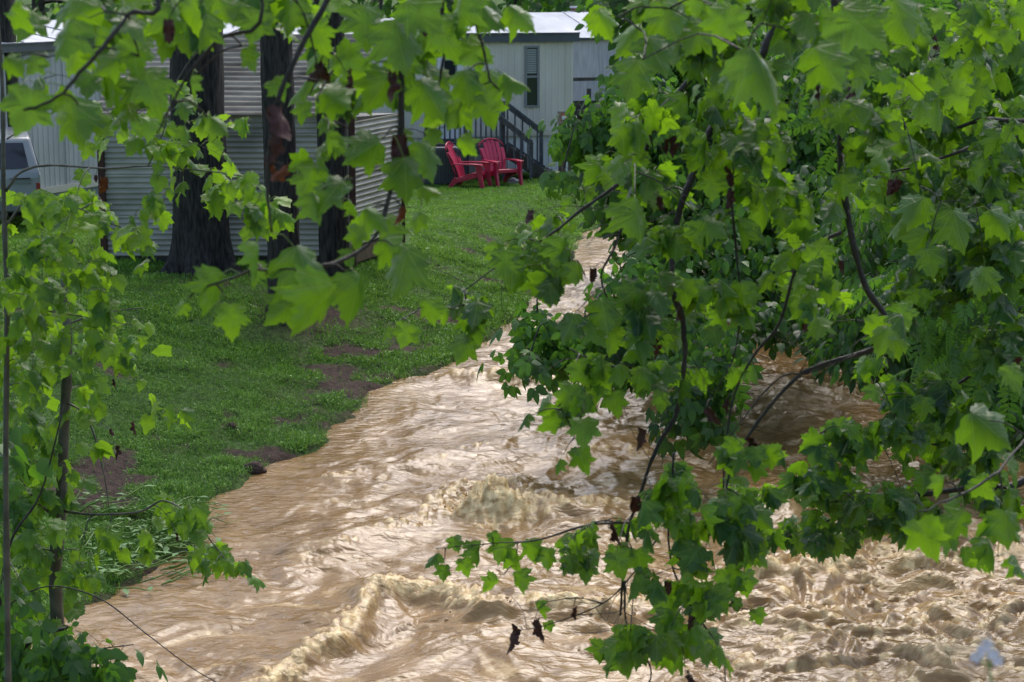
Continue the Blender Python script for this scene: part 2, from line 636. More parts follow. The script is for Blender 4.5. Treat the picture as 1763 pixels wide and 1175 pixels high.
for (bx, by, br_, lift) in BL:
    r0, r1 = np.searchsorted(ROWY, [by - br_, by + br_])
    if r1 <= r0: continue
    xr = XX[r0]
    c0, c1 = np.searchsorted(xr, [bx - br_ * 1.1, bx + br_ * 1.1])
    if c1 <= c0: continue
    sl_ = (slice(r0, r1), slice(c0, c1))
    d2 = ((XX[sl_] - bx) ** 2 + (YY[sl_] - by) ** 2) / br_ ** 2
    dome = np.sqrt(np.clip(1 - d2, 0, 1))
    up = br_ * (dome * .55 - .16) + lift * dome
    WZ[sl_] = np.where(d2 < 1, np.maximum(WZ[sl_], WZ0[sl_] + up), WZ[sl_])
    FO[sl_] = np.maximum(FO[sl_], np.where(d2 < 1, (.45 + .45 * rf_.random()) * np.clip(dome * 1.6, 0, 1), 0))
river = link_mesh('water', grid_mesh('water', XX, YY, WZ, {'foam': FO}), WMAT)
tag(river, 'brown muddy floodwater of a swollen creek with breaking waves', None, None, 'structure')

# ------------------------------------------------------------ splashing drops and strings thrown up by the boil
def ico(r, seedv, c, sc):
    t = (1 + 5 ** .5) / 2
    vs = np.array([(-1, t, 0), (1, t, 0), (-1, -t, 0), (1, -t, 0), (0, -1, t), (0, 1, t), (0, -1, -t), (0, 1, -t), (t, 0, -1), (t, 0, 1), (-t, 0, -1), (-t, 0, 1)]) / 1.9
    fs = [(0, 11, 5), (0, 5, 1), (0, 1, 7), (0, 7, 10), (0, 10, 11), (1, 5, 9), (5, 11, 4), (11, 10, 2), (10, 7, 6), (7, 1, 8), (3, 9, 4), (3, 4, 2), (3, 2, 6), (3, 6, 8), (3, 8, 9), (4, 9, 5), (2, 4, 11), (6, 2, 10), (8, 6, 7), (9, 8, 1)]
    return vs * r * np.array(sc) + np.array(c), fs


FOAM = mat('churned_foam', (.70, .52, .31), .35, .6, (.50, .32, .16), 24)
spray = MB()
def wz_at(x, y):
    return float(water_h(np.array([x]), np.array([y]))[0][0])
for (px, py, sx, sy, hh, n) in [(850, 880, .25, .12, .22, 260), (1560, 985, .5, .3, .08, 60), (1500, 1090, 1.3, .5, .08, 90), (935, 1065, .4, .06, .04, 40),
                                (1010, 1058, .3, .06, .04, 30)]:
    q = onwater(px, py)
    X_ = q[0] + rng.normal(0, sx, n); Y_ = q[1] + rng.normal(0, sy, n)
    Z_ = water_h(X_, Y_)[0] + rng.random(n) ** 2.2 * hh
    for x_, y_, z_ in zip(X_, Y_, Z_):
        r_ = .004 + .012 * rng.random() ** 3
        v_, f_ = ico(r_, 0, (x_, y_, z_), (1 + rng.random(), 1, .8 + rng.random() * 1.1))
        spray.add(v_.tolist(), f_)
sp = spray.build('water_spray', FOAM, smooth=True)
tag(sp, 'tan drops of muddy spray thrown up by the breaking waves', 'spray', None, 'stuff')
# ------------------------------------------------------------ building materials
M_SIDE = mat('cream_metal_siding', (.70, .67, .585), .5, .4, (.60, .575, .50), 1.6, bump=.05, stretch=(1, 1, .5))
M_SIDEG = mat('grey_cream_siding', (.52, .53, .52), .5, .4, (.40, .41, .41), 1.6, stretch=(1, 1, .5))
M_BOARD = mat('weathered_grey_boards', (.55, .56, .57), .8, .3, (.40, .415, .43), 3, stretch=(6, 6, .5))
M_ROOF = mat('white_coated_roof', (.60, .62, .65), .75, .2, (.42, .45, .48), 1.6, stretch=(1, .4, 1))
M_FASCIA = mat('dark_blue_grey_fascia', (.06, .075, .095), .45, .5, (.10, .115, .13), 2)
M_SKIRT = mat('white_skirting', (.80, .82, .84), .45, .5, (.62, .64, .66), 1.5, stretch=(1, 1, .4))
M_SKIRT2 = mat('blue_grey_skirting', (.36, .40, .43), .5, .4, (.27, .30, .33), 2)
M_TRIM = mat('cream_trim', (.62, .59, .49), .5, .4)
M_WHITE = mat('white_paint', (.78, .79, .80), .4, .5)
M_GLASS = mat('window_glass', (.025, .03, .035), .06, .8)
M_FRAME = mat('grey_window_frame', (.22, .24, .25), .4, .5)
M_BLIND = mat('pale_window_blind', (.30, .34, .33), .5, .4)
M_WOODG = mat('wet_grey_deck_wood', (.125, .14, .155), .55, .4, (.05, .055, .062), 6, stretch=(2, 2, .6), bump=.2)
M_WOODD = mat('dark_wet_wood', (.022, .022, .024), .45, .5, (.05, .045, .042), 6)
M_WOODB = mat('raw_brown_wood', (.20, .14, .10), .7, .3, (.10, .07, .05), 6, stretch=(4, 4, .5))
M_RED = mat('red_resin_plastic', (.52, .026, .08), .33, .5, (.45, .02, .065), 3)
M_AC = mat('slate_metal', (.05, .06, .072), .5, .5, (.075, .085, .095), 3)
M_BLACK = mat('black_metal', (.012, .012, .014), .4, .5)
M_BRICK = None


def brick_mat():
    m = bpy.data.materials.new('red_brick')
    m.use_nodes = True
    N, L = m.node_tree.nodes, m.node_tree.links
    t = N.new('ShaderNodeTexBrick')
    t.inputs['Color1'].default_value = (.22, .07, .05, 1); t.inputs['Color2'].default_value = (.16, .06, .045, 1)
    t.inputs['Mortar'].default_value = (.3, .28, .26, 1); t.inputs['Scale'].default_value = 5
    tc = N.new('ShaderNodeTexCoord')
    mp = N.new('ShaderNodeMapping'); mp.inputs['Rotation'].default_value = (math.pi / 2, 0, 0)
    L.new(tc.outputs['Object'], mp.inputs[0]); L.new(mp.outputs[0], t.inputs['Vector'])
    L.new(t.outputs[0], N['Principled BSDF'].inputs['Base Color'])
    N['Principled BSDF'].inputs['Roughness'].default_value = .85
    return m


M_BRICK = brick_mat()


def corrugated(length, z0, z1, period, amp, vertical=True, thick=.0, y=0.0, x0=0.0, wob=0):
    """ribbed sheet in the local x-z plane, thin closed slab; ribs run vertically or horizontally"""
    L_ = length if vertical else (z1 - z0)
    n = int(L_ / period * 6)
    prof = []
    for i in range(n + 1):
        s = L_ * i / n
        ph = (s / period) % 1
        if vertical:
            d = amp if ph > .82 else 0            # box ribs
        else:
            d = amp * math.sin(ph * 2 * math.pi)
        prof.append((s, d))
    vs, fs = [], []
    if vertical:
        for s, d in prof:
            vs += [(x0 + s, y - d, z0), (x0 + s, y - d, z1)]
        for i in range(n): fs.append((2 * i, 2 * i + 2, 2 * i + 3, 2 * i + 1))
    else:
        nx = max(2, int(length / .5))
        for s, d in prof:
            for j in range(nx + 1):
                xx = length * j / nx
                vs.append((x0 + xx, y - d - wob * math.sin(xx * 3.1 + s * 2), z0 + s + wob * .6 * math.sin(xx * 1.3)))
        k = nx + 1
        for i in range(n):
            for j in range(nx): fs.append((i * k + j, i * k + j + 1, (i + 1) * k + j + 1, (i + 1) * k + j))
    return vs, fs


def frame_from(pa, pb):
    """origin + heading for a wall running from ground point a to ground point b (local +y goes back)"""
    d = (pb - pa)[:2]
    return math.atan2(d[1], d[0]), float(np.hypot(*d))


def add_window(parent, cx, z0, z1, wdt, sill=True, blind=.45, name='window'):
    f = MB()
    t = .045
    for a, b_ in [((cx - wdt / 2, z0), (cx - wdt / 2 + t, z1)), ((cx + wdt / 2 - t, z0), (cx + wdt / 2, z1)),
                  ((cx - wdt / 2 + t, z1 - t), (cx + wdt / 2 - t, z1)), ((cx - wdt / 2 + t, z0), (cx + wdt / 2 - t, z0 + t)),
                  ((cx - wdt / 2 + t, (z0 + z1) / 2 - .025), (cx + wdt / 2 - t, (z0 + z1) / 2 + .025))]:
        f.box(((a[0] + b_[0]) / 2, -.03, (a[1] + b_[1]) / 2), (b_[0] - a[0], .05, b_[1] - a[1]))
    wf = f.build(name, M_FRAME, parent)
    MB().box((cx, -.014, (z0 + z1) / 2), (wdt - .07, .012, z1 - z0 - .07)).build('pane', M_GLASS, wf)
    if blind:
        bl = MB()
        zt = z1 - .07
        zb = z1 - (z1 - z0) * blind
        n = max(3, int((zt - zb) / .05))
        for i in range(n):
            bl.box((cx, -.025, zt - (zt - zb) * (i + .5) / n), (wdt - .11, .006, (zt - zb) / n * .82))
        bl.build('blind', M_BLIND, wf)
    return wf


def trailer(name, label, pa, pb, z_bot, z_top, depth, ground, wallm, skirtm, period=.15, rise=.30, fascia=.2, skirt_trim=True):
    rz, L_ = frame_from(pa, pb)
    t = empty(name, (pa[0], pa[1], ground), rz, label, 'mobile home')
    zb, zt = z_bot - ground, z_top - ground
    w_ = MB()
    vs, fs = corrugated(L_, zb, zt, period, .012)
    w_.add(vs, fs)
    w_.box((L_ / 2, depth / 2 + .012, (zb + zt) / 2), (L_ - .004, depth, zt - zb - .004))
    for i in range(1, int(L_ / 1.22) + 1):
        w_.box((min(i * 1.22, L_ - .02), -.012, (zb + zt) / 2), (.02, .008, zt - zb))
    w_.build('wall', wallm, t)
    s_ = MB()
    vs, fs = corrugated(L_, -.3, zb - .002, .2, .015, y=.03)
    s_.add(vs, fs)
    s_.box((L_ / 2, depth / 2 + .06, (zb - .3) / 2), (L_ - .06, depth - .1, zb + .29))
    s_.build('skirting', skirtm, t)
    if skirt_trim:
        MB().box((L_ / 2, -.03, zb - .03), (L_ + .02, .035, .13)).build('skirt_trim', M_TRIM, t)
    r = MB()
    o = .10
    r.prism([(-o, zt + fascia), (-o, zt + fascia + .03), (L_ + o, zt + fascia + .03), (L_ + o, zt + fascia)], 0, .001)
    r = MB()
    prof = [(-o, zt + fascia), (depth * .5, zt + fascia + rise), (depth + o, zt + fascia), (depth + o, zt + fascia - .03), (depth * .5, zt + fascia + rise - .05), (-o, zt + fascia - .03)]
    n = len(prof)
    vs = [(-o, y, z) for y, z in prof] + [(L_ + o, y, z) for y, z in prof]
    r.add(vs, [tuple(range(n - 1, -1, -1)), tuple(range(n, 2 * n))] + [(i, (i + 1) % n, n + (i + 1) % n, n + i) for i in range(n)])
    # seams across the coated metal
    for i in range(1, int(L_ / 1.2)):
        for sgn in (0, 1):
            a = (i * 1.2, -o, zt + fascia + .012) if sgn == 0 else (i * 1.2, depth + o, zt + fascia + .012)
            r.bar(a, (i * 1.2, depth * .5, zt + fascia + rise + .012), .03, .02)
    r.build('roof', M_ROOF, t)
    fa = MB()
    fa.box((L_ / 2, -o - .012, zt + fascia * .5 - .01), (L_ + 2 * o + .03, .02, fascia))
    fa.box((L_ / 2, -o - .03, zt + fascia - .012), (L_ + 2 * o + .05, .05, .03))
    fa.box((L_ + o + .005, depth / 2, zt + fascia * .5 - .01), (.02, depth + .1, fascia))
    fa.build('fascia', M_FASCIA, t)
    return t, L_, zb, zt


def local_x(px, Y, pa, pb):
    """distance along the wall at which the view column px meets it"""
    d = (pb - pa)[:2]; d = d / np.hypot(*d)
    k = (px - 881.5) / (FPX * math.cos(PITCH) + 0) * .985
    # solve (pa + s d): x = k*y
    return (k * pa[1] - pa[0]) / (d[0] - k * d[1])


# --- cream mobile home in the middle distance
pa = np.array([*at(250, 270, 44.6)[:2]]); pb = np.array([*at(986, 270, 47.0)[:2]])
tb, LB, zb, zt = trailer('mobile_home', 'cream mobile home with white roof, tall narrow window and white door behind the wooden deck',
                         pa, pb, 1.93, 4.02, 3.9, LAWN, M_SIDE, M_SKIRT)
zz = lambda py, Y: CAM_H - (py + 40) * Y / FPX * 1.0 - LAWN
xw = local_x(915, 47, pa, pb)
add_window(tb, xw, zz(180, 46.8), zz(76, 46.8), .34)
xd = local_x(776, 46, pa, pb)
dd = MB()
dd.box((xd, -.035, (zz(102, 46) + zz(243, 46)) / 2 + .08), (.50, .045, zz(98, 46) - zz(243, 46) - .1))
for sx in (-.28, .28): dd.box((xd + sx, -.03, (zz(98, 46) + zz(243, 46)) / 2), (.05, .06, zz(94, 46) - zz(243, 46)))
door = dd.build('door', M_WHITE, tb)
dw = MB().box((xd - .02, -.066, zz(115, 46)), (.26, .012, .36)).build('door_pane', M_GLASS, door)
df = MB()
for (cx_, cz_, w_, h_) in [(-.02, .20, .34, .035), (-.02, -.20, .34, .035), (-.17, 0, .035, .365), (.13, 0, .035, .365)]:
    df.box((xd + cx_, -.07, zz(115, 46) + cz_), (w_, .03, h_))
df.build('door_pane_frame', M_FRAME, door)
hd = MB().box((xd + .19, -.07, zz(151, 46)), (.03, .03, .10)); hd.tube([(xd + .19, -.09, zz(151, 46)), (xd + .12, -.10, zz(151, 46))], .014)
hd.build('handle', M_BLACK, door)

# --- grey boarded mobile home beyond, with its chimney
pa3 = np.array([*at(960, 270, 53)[:2]]); pb3 = np.array([*at(1420, 270, 56)[:2]])
tc_, LC, zb3, zt3 = trailer('mobile_home', 'grey board clad mobile home with white roof and brick chimneys, behind the cream one',
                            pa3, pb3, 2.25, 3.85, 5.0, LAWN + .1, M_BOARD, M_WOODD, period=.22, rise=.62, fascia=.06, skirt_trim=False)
po = MB()
zr = CAM_H - (130 + 40) * 52.6 / FPX - LAWN - .1
for i in range(6): po.box((.3 + i * 1.3, -1.35, .5), (.09, .09, 2.2))
po.box((3.4, -1.35, zr), (7.2, .06, .09)); po.box((3.4, -1.35, zr - .85), (7.2, .2, .12))
po.box((3.4, -.7, zr - .92), (7.2, 1.3, .05))
po.build('porch', M_WOODD, tc_)
for (px, w_, h_) in [(994, .30, .36), (981.5, .17, .22)]:
    x_ = local_x(px, 57, pa3, pb3) + .12 * 0
    ch = MB().box((x_ + 1.72, 4.0, zt3 + .26 + h_ / 2), (w_, w_, h_ + .3)).build('chimney', M_BRICK, tc_)
    MB().box((x_ + 1.72, 4.0, zt3 + .42 + h_ + .016), (w_ + .05, w_ + .05, .05)).build('chimney_cap', M_ROOF, ch)

# --- nearer mobile home on the left, running behind the shed
pa2 = np.array([*at(-260, 350, 34.0)[:2]]); pb2 = np.array([*at(310, 350, 43.2)[:2]])
ta, LA, zb2, zt2 = trailer('mobile_home', 'long grey-cream mobile home with white roof, behind the silver car and the corrugated shed',
                           pa2, pb2, 1.40, 4.10, 3.6, LAWN, M_SIDEG, M_SKIRT2, period=.16, rise=.34, fascia=.16)
add_window(ta, local_x(-60, 37, pa2, pb2), 1.5, 2.6, .8, blind=.9)

# ------------------------------------------------------------ corrugated shed
M_TIN = mat('weathered_tin', (.54, .53, .45), .5, .4, (.24, .245, .20), 1.3, stretch=(.6, 1, 1.2), detail=9, contrast=(.30, .62))
M_TINR = mat('dirty_tin_roof', (.22, .22, .19), .7, .2, (.05, .05, .04), 2.2, detail=10, stretch=(.5, 1, 1))
M_RUST = mat('rusty_post', (.05, .026, .021), .8, .3, (.075, .035, .026), 8)
sa = onz(186, 452, LAWN)[:2]; sb = onz(606, 452, LAWN)[:2]
rz, LS = frame_from(sa, sb)
shed = empty('corrugated_shed', (*sa, LAWN), rz, 'low shed clad in weathered horizontal corrugated metal, behind the big tree trunks', 'shed')
H1 = 2.36
w1 = MB()
zc = .10
while zc < H1 - .05:
    h_ = min(.66, H1 - zc)
    vs, fs = corrugated(LS, zc, zc + h_ + .02, .088, .024, vertical=False, y=-.003 * (int(zc * 10) % 3), wob=.004)
    w1.add(vs, fs); zc += h_
w1.build('front_wall', M_TIN, shed, smooth=True)
# right side wall recedes towards the lawn
sc_ = onz(692, 422, LAWN)[:2]
c_, s_ = math.cos(-rz), math.sin(-rz)
dl = sc_ - sa
ex = Vector((dl[0] * c_ - dl[1] * s_, dl[0] * s_ + dl[1] * c_, 0))
side_len = (ex - Vector((LS, 0, 0))).length
ang = math.atan2(ex.y, ex.x - LS)
w2 = MB(); w2.M = Matrix.Translation((LS, 0, 0)) @ Matrix.Rotation(ang, 4, 'Z')
zc = .25
while zc < H1 - .15:
    h_ = min(.6, H1 - .12 - zc)
    if abs(zc - 1.45) < .31:
        pass
    vs, fs = corrugated(side_len, zc, zc + h_ + .02, .088, .024, vertical=False, wob=.003)
    w2.add(vs, fs); zc += h_
w2.build('side_wall', M_TIN, shed, smooth=True)
op = MB(); op.M = w2.M
op.box((side_len * .5, -.02, 1.62), (.50, .03, .22)); op.build('side_opening', M_RUST, shed)
bs = MB(); bs.M = w2.M
bs.box((side_len * .5, .02, .10), (side_len + .1, .10, .24)); bs.build('side_sill', M_WOODB, shed)
bk = MB().add([(0.03, .05, -.1), (LS - .03, .05, -.1), (ex.x - .04, ex.y, -.1), (ex.x - LS * .95, ex.y + .4, -.1),
               (0.03, .05, H1 - .03), (LS - .03, .05, H1 - .03), (ex.x - .04, ex.y, H1 - .1), (ex.x - LS * .95, ex.y + .4, H1 - .1)],
              [(0, 1, 5, 4), (1, 2, 6, 5), (2, 3, 7, 6), (3, 0, 4, 7), (3, 2, 1, 0), (4, 5, 6, 7)])
bk.build('inner_frame', M_WOODD, shed)
rf = MB()
# roof sheet rising away from the front eave
vsr, fsr = corrugated(LS + .3, 0, 3.9, .24, .030, vertical=False, wob=.006)
sl = math.radians(-90 + 17)
rf.M = Matrix.Translation((-.15, -.12, H1 + .02)) @ Matrix.Rotation(sl, 4, 'X')
rf.add(vsr, fsr)
rf.build('roof', M_TINR, shed, smooth=True)
for x_ in (-.04, LS + .03):
    MB().box((x_, -.05, H1 / 2), (.10, .10, H1 + .1)).build('corner_post', M_RUST, shed)
p_ = Vector((ex.x + .03, ex.y - .03, H1 / 2))
MB().box(p_, (.06, .06, H1 - .1)).build('corner_post', M_RUST, shed)

# ------------------------------------------------------------ deck, stairs
DY = 45.0
DK = onz(870, 300, LAWN)
def lx(px, Y): return (px - 881.5) / FPX * Y * 1.0
deck = empty('wooden_deck', (lx(868, DY), DY, LAWN), 0, 'weathered grey wooden deck with railing and stairs in front of the cream mobile home', 'deck')
DH = CAM_H - (243 + 40) * DY / FPX - LAWN          # floor height above lawn
DW = lx(868, DY) - lx(735, DY)
fl = MB()
for i in range(9): fl.box((-DW / 2, .07 + i * .145, DH), (DW, .135, .035))
fl.build('floor', M_WOODG, deck)
MB().box((-DW / 2, -.02, DH - .13), (DW, .04, .2)).build('rim_board', M_WOODG, deck)
rail_h = .95
rl = MB(); rl.box((-DW / 2, -.02, DH + rail_h), (DW + .1, .10, .04)); rl.box((-DW / 2, .0, DH + .08), (DW, .04, .07))
rl.build('rail', M_WOODG, deck)
n = 15
for i in range(n):
    MB().box((-DW + (i + .5) * DW / n, -.03, DH + rail_h / 2), (.04, .04, rail_h - .04)).build('baluster', M_WOODG, deck)
for x_ in (-DW, -DW * .5, -.02):
    MB().box((x_, .03, (DH + rail_h) / 2), (.09, .09, DH + rail_h + .03)).build('post', M_WOODG, deck)
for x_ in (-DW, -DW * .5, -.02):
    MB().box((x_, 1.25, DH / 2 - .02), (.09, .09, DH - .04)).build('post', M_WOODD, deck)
# stairs go down to the right
run = lx(946, DY) - lx(866, DY)
ns = 5
st = MB()
for i in range(ns):
    z = DH * (1 - (i + 1) / (ns + .25))
    x0 = run * i / ns
    sp_ = MB().box((x0 + run / ns / 2 + .03, .45, z), (run / ns + .06, 1.0, .04))
    sp_.box((x0 + .02 + run / ns, .45, z - .09), (.02, .98, .15))
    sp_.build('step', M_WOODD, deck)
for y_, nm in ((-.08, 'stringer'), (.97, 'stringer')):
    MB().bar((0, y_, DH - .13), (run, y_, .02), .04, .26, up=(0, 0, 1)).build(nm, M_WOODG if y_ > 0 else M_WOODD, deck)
for y_, x0, x1, ztop, zend in ((-.10, lx(858, DY) - lx(868, DY), lx(917, DY) - lx(868, DY), zz(191, DY), zz(238, DY)),
                               (.97, lx(870, 46) - lx(868, DY), lx(934, 46) - lx(868, DY), zz(170, 46), zz(219, 46))):
    sr = MB().bar((x0, y_, ztop), (x1, y_, zend), .10, .045).bar((x0, y_, ztop - .085), (x1, y_, zend - .085), .04, .09)
    sr.build('handrail', M_WOODG, deck)
    MB().box((x1 - .03, y_ + .02, zend / 2 - .05), (.09, .09, zend + .06)).build('post', M_WOODG, deck)
    k = 5
    for i in range(k):
        f_ = (i + .3) / k
        xx = x0 + (x1 - x0) * f_
        zt_ = ztop + (zend - ztop) * f_ - .12
        zb_ = max(.04, DH * (1 - max(xx, 0) / run) - .15)
        MB().box((xx, y_ - .035, (zt_ + zb_) / 2), (.042, .035, zt_ - zb_)).build('baluster', M_WOODG, deck)
MB().box((run - .12, .35, .09), (.35, 1.1, .20)).build('bottom_step', M_WOODD, deck)
# ------------------------------------------------------------ red garden chairs
def curve_slab(pts, w_, th):
    """slab following (y,z) points, width w_ along x centred, thickness th"""
    m = MB()
    n = len(pts)
    vs = []
    for i, (y, z) in enumerate(pts):
        a = pts[max(i - 1, 0)]; b = pts[min(i + 1, n - 1)]
        ty, tz = b[0] - a[0], b[1] - a[1]
        l = math.hypot(ty, tz); ny, nz = -tz / l, ty / l
        ww = w_[i] if hasattr(w_, '__len__') else w_
        for sx in (-1, 1):
            for k in (-1, 1):
                vs.append((sx * ww / 2, y + k * ny * th / 2, z + k * nz * th / 2))
    fs = []
    for i in range(n - 1):
        a = i * 4; b = a + 4
        fs += [(a, a + 1, b + 1, b), (a + 1, a + 3, b + 3, b + 1), (a + 3, a + 2, b + 2, b + 3), (a + 2, a, b, b + 2)]
    fs += [(0, 2, 3, 1), (4 * n - 4, 4 * n - 3, 4 * n - 1, 4 * n - 2)]
    return vs, fs


def make_chair(loc, rz, label):
    """front of the chair is local -y"""
    t = empty('garden_chair', loc, rz, label, 'chair', 'red garden chairs on the lawn')
    seat = MB()
    prof = [(-.30, .33), (-.27, .355), (-.15, .335), (0, .29), (.12, .25), (.20, .235)]
    for i in range(6):
        vs, fs = curve_slab(prof, .086, .022)
        seat.add([(v[0] + (i - 2.5) * .088, v[1], v[2]) for v in vs], fs)
    seat.box((0, -.30, .325), (.54, .03, .07))
    for sx in (-1, 1): seat.bar((sx * .25, -.28, .31), (sx * .25, .22, .2), .03, .05)
    seat.build('seat', M_RED, t, bevel=.006)
    back = MB()
    for i in range(6):
        u = (i - 2.5) / 2.5
        top = .98 - .17 * u * u - .02 * (abs(u) > .9)
        nseg = 7
        pts_, ws = [], []
        for k in range(nseg + 1):
            z = .25 + (top - .25) * k / nseg
            y = .20 + (z - .25) * .42 - .03 * math.sin(k / nseg * 3.14)
            pts_.append((y, z))
        vs, fs = curve_slab(pts_, .066, .02)
        out = []
        for v in vs:
            f_ = (v[2] - .25) / .73
            wid = 1.0 + .38 * math.sin(min(f_, 1) * math.pi * .62)
            out.append(((v[0] + u * .185) * wid, v[1] - .03 * abs(u), v[2]))
        back.add(out, fs)
    back.box((0, .335, .55), (.50, .025, .06), Matrix.Rotation(-.4, 3, 'X'))
    back.build('backrest', M_RED, t, bevel=.006)
    rim = MB()
    for sgn in (-1, 1):
        rim.tube([(sgn * .265 * (1 + .12 * k / 6), .225 + k / 6 * .2, .30 + k / 6 * .49) for k in range(7)], .014, 6)
    rim.tube([(.31 * math.sin(a), .43 + .05 * math.cos(a), .80 + .19 * math.cos(a)) for a in np.linspace(-1.45, 1.45, 13)], .016, 6)
    rim.build('back_rim', M_RED, t, smooth=True)
    for sx in (-1, 1):
        a = MB()
        ap = [(sx * .30, -.38, .535), (sx * .31, -.15, .545), (sx * .31, .10, .54), (sx * .29, .32, .53)]
        ws = [.15, .14, .10, .06]
        vs = []
        for (x, y, z), w_ in zip(ap, ws):
            vs += [(x - w_ / 2, y, z - .014), (x + w_ / 2, y, z - .014), (x + w_ / 2, y, z + .014), (x - w_ / 2, y, z + .014)]
        fs = []
        for i in range(3):
            for k in range(4): fs.append((4 * i + k, 4 * i + (k + 1) % 4, 4 * i + 4 + (k + 1) % 4, 4 * i + 4 + k))
        fs += [(3, 2, 1, 0), (12, 13, 14, 15)]
        a.add(vs, fs)
        a.build('armrest', M_RED, t, bevel=.008)
        fl_ = MB()
        vs = [(sx * .30 + dx * .5, y, z) for z, y, hw, ww in ((.0, -.40, .045, .05), (.30, -.33, .055, .055), (.525, -.31, .085, .06)) for dx, y in ((-ww, y - hw), (ww, y - hw), (ww, y + hw), (-ww, y + hw))]
        fs = [(3, 2, 1, 0), (8, 9, 10, 11)] + [(4 * i + k, 4 * i + (k + 1) % 4, 4 * i + 4 + (k + 1) % 4, 4 * i + 4 + k) for i in range(2) for k in range(4)]
        fl_.add(vs, fs).build('leg', M_RED, t, bevel=.008)
        rl_ = MB().bar((sx * .28, -.24, .29), (sx * .29, .24, .16), .035, .085)
        rl_.bar((sx * .29, .20, .24), (sx * .30, .36, .0), .04, .10)
        rl_.build('leg', M_RED, t, bevel=.006)
    return t


c1 = onz(808, 323, LAWN)
make_chair((c1[0], c1[1], gz(c1[0], c1[1])), math.radians(74), 'red slatted garden chair on the left, seen side on next to the grey heat pump')
c2 = onz(862, 319, LAWN)
make_chair((c2[0], c2[1], gz(c2[0], c2[1])), math.radians(30), 'red slatted garden chair with its fan back to the deck, facing the creek')

# ------------------------------------------------------------ heat pump
q = at(752, 300, 43.6)
hp = empty('heat_pump', (q[0], 44.2, gz(q[0], 44.2)), .12, 'slate grey ribbed outdoor heat pump unit beside the red chairs', 'heat pump')
m_ = MB(); m_.box((0, 0, .45), (.86, .86, .84)); m_.build('casing', M_AC, hp, bevel=.05)
m_ = MB()
for s in range(4):
    R = Matrix.Rotation(s * math.pi / 2, 3, 'Z')
    for i in range(15):
        p = R @ Vector((-.39 + i * .78 / 14, -.437, .44)); m_.box(p, (.016, .016, .74), R)
m_.build('grille', mat('slate_louvre', (.10, .115, .13), .5), hp)
m_ = MB(); m_.tube([(0, 0, .86), (0, 0, .93)], [.36, .33], 24)
for a in range(12):
    m_.bar((0, 0, .94), (.33 * math.cos(a * math.pi / 6), .33 * math.sin(a * math.pi / 6), .935), .01, .01)
m_.build('fan_guard', M_BLACK, hp)

# ------------------------------------------------------------ spoked wheel leaning beyond the shed
q = at(706, 298, 44.2)
wh = empty('spoked_wheel', (q[0], q[1], gz(q[0], q[1])), .2, 'small black spoked wheel beside the heat pump', 'wheel')
m_ = MB(); m_.tube([(.2 * math.cos(a), 0, .28 + .2 * math.sin(a)) for a in np.linspace(0, 2 * math.pi, 25)], .014, 6, caps=False)
m_.build('rim', M_BLACK, wh, smooth=True)
for k in range(6):
    a = k * math.pi / 3
    MB().tube([(0, 0, .28), (.2 * math.cos(a), 0, .28 + .2 * math.sin(a))], .007, 5).build('spoke', M_BLACK, wh)
MB().tube([(0, -.03, .28), (0, .03, .28)], .03, 10).build('hub', M_BLACK, wh)
MB().box((0, .03, .04), (.1, .25, .08)).build('base', M_BLACK, wh)

# ------------------------------------------------------------ stone by the chairs
def stone(px, py, r, label, z=LAWN, m=None):
    q = onz(px, py, z)
    v, f = ico(1, 0, (0, 0, 0), (1, 1, 1))
    me = bpy.data.meshes.new('stone')
    me.from_pydata([tuple(p) for p in v], [], f)
    o = link_mesh('stone', me, m or mat('pale_stone', (.30, .30, .32), .8, .3, (.2, .2, .2), 8, bump=.5), None, (q[0], q[1], gz(q[0], q[1]) + r * .1))
    o.scale = (r * 1.3, r, r * .75); o.rotation_euler = (.2, .1, px)
    s = o.modifiers.new('s', 'SUBSURF'); s.levels = s.render_levels = 3
    tx = bpy.data.textures.new('rock', 'CLOUDS'); tx.noise_scale = .7
    d = o.modifiers.new('d', 'DISPLACE'); d.texture = tx; d.strength = .6
    tag(o, label, 'stone')
    return o


stone(886, 316, .17, 'pale grey stone on the grass under the red chair and stairs')
MUDM = mat('wet_brown_clod', (.05, .034, .026), .8, .2, (.085, .055, .045), 9, bump=.6)
stone(436, 797, .16, 'dark clod of soil standing at the water edge of the grassy bank', .16, MUDM)
stone(398, 712, .10, 'small lump of bare soil on the grassy slope', .4, MUDM)

# ------------------------------------------------------------ meter post
q = at(972, 297, 46.0)
mp_ = empty('meter_post', (q[0], 46.0, gz(q[0], 46.0)), 0, 'brown wooden utility post with meter board between stairs and lawn', 'post')
hz = CAM_H - (190 + 40) * 46 / FPX - gz(q[0], 46)
m_ = MB(); m_.box((-.06, 0, hz * .42), (.17, .14, hz * .84)); m_.box((.12, .03, hz * .40), (.08, .09, hz * .8)); m_.build('post', M_WOODB, mp_)
MB().box((.0, -.09, hz - .09), (.34, .03, .26)).build('board', mat('light_brown_board', (.30, .23, .17), .7), mp_)
MB().box((-.03, -.11, hz - .09), (.10, .02, .17)).build('notice', mat('orange_red_notice', (.48, .13, .06), .5), mp_)
MB().box((-.03, -.124, hz - .10), (.08, .01, .09)).build('notice_paper', M_WHITE, mp_)
mt = MB().tube([(.20, -.05, hz - .12), (.20, -.17, hz - .12)], .085, 16).build('meter', M_WHITE, mp_, smooth=False)
MB().box((.20, -.10, hz - .24), (.12, .05, .08)).build('meter_base', mat('blue_plastic', (.05, .13, .35), .4), mp_)

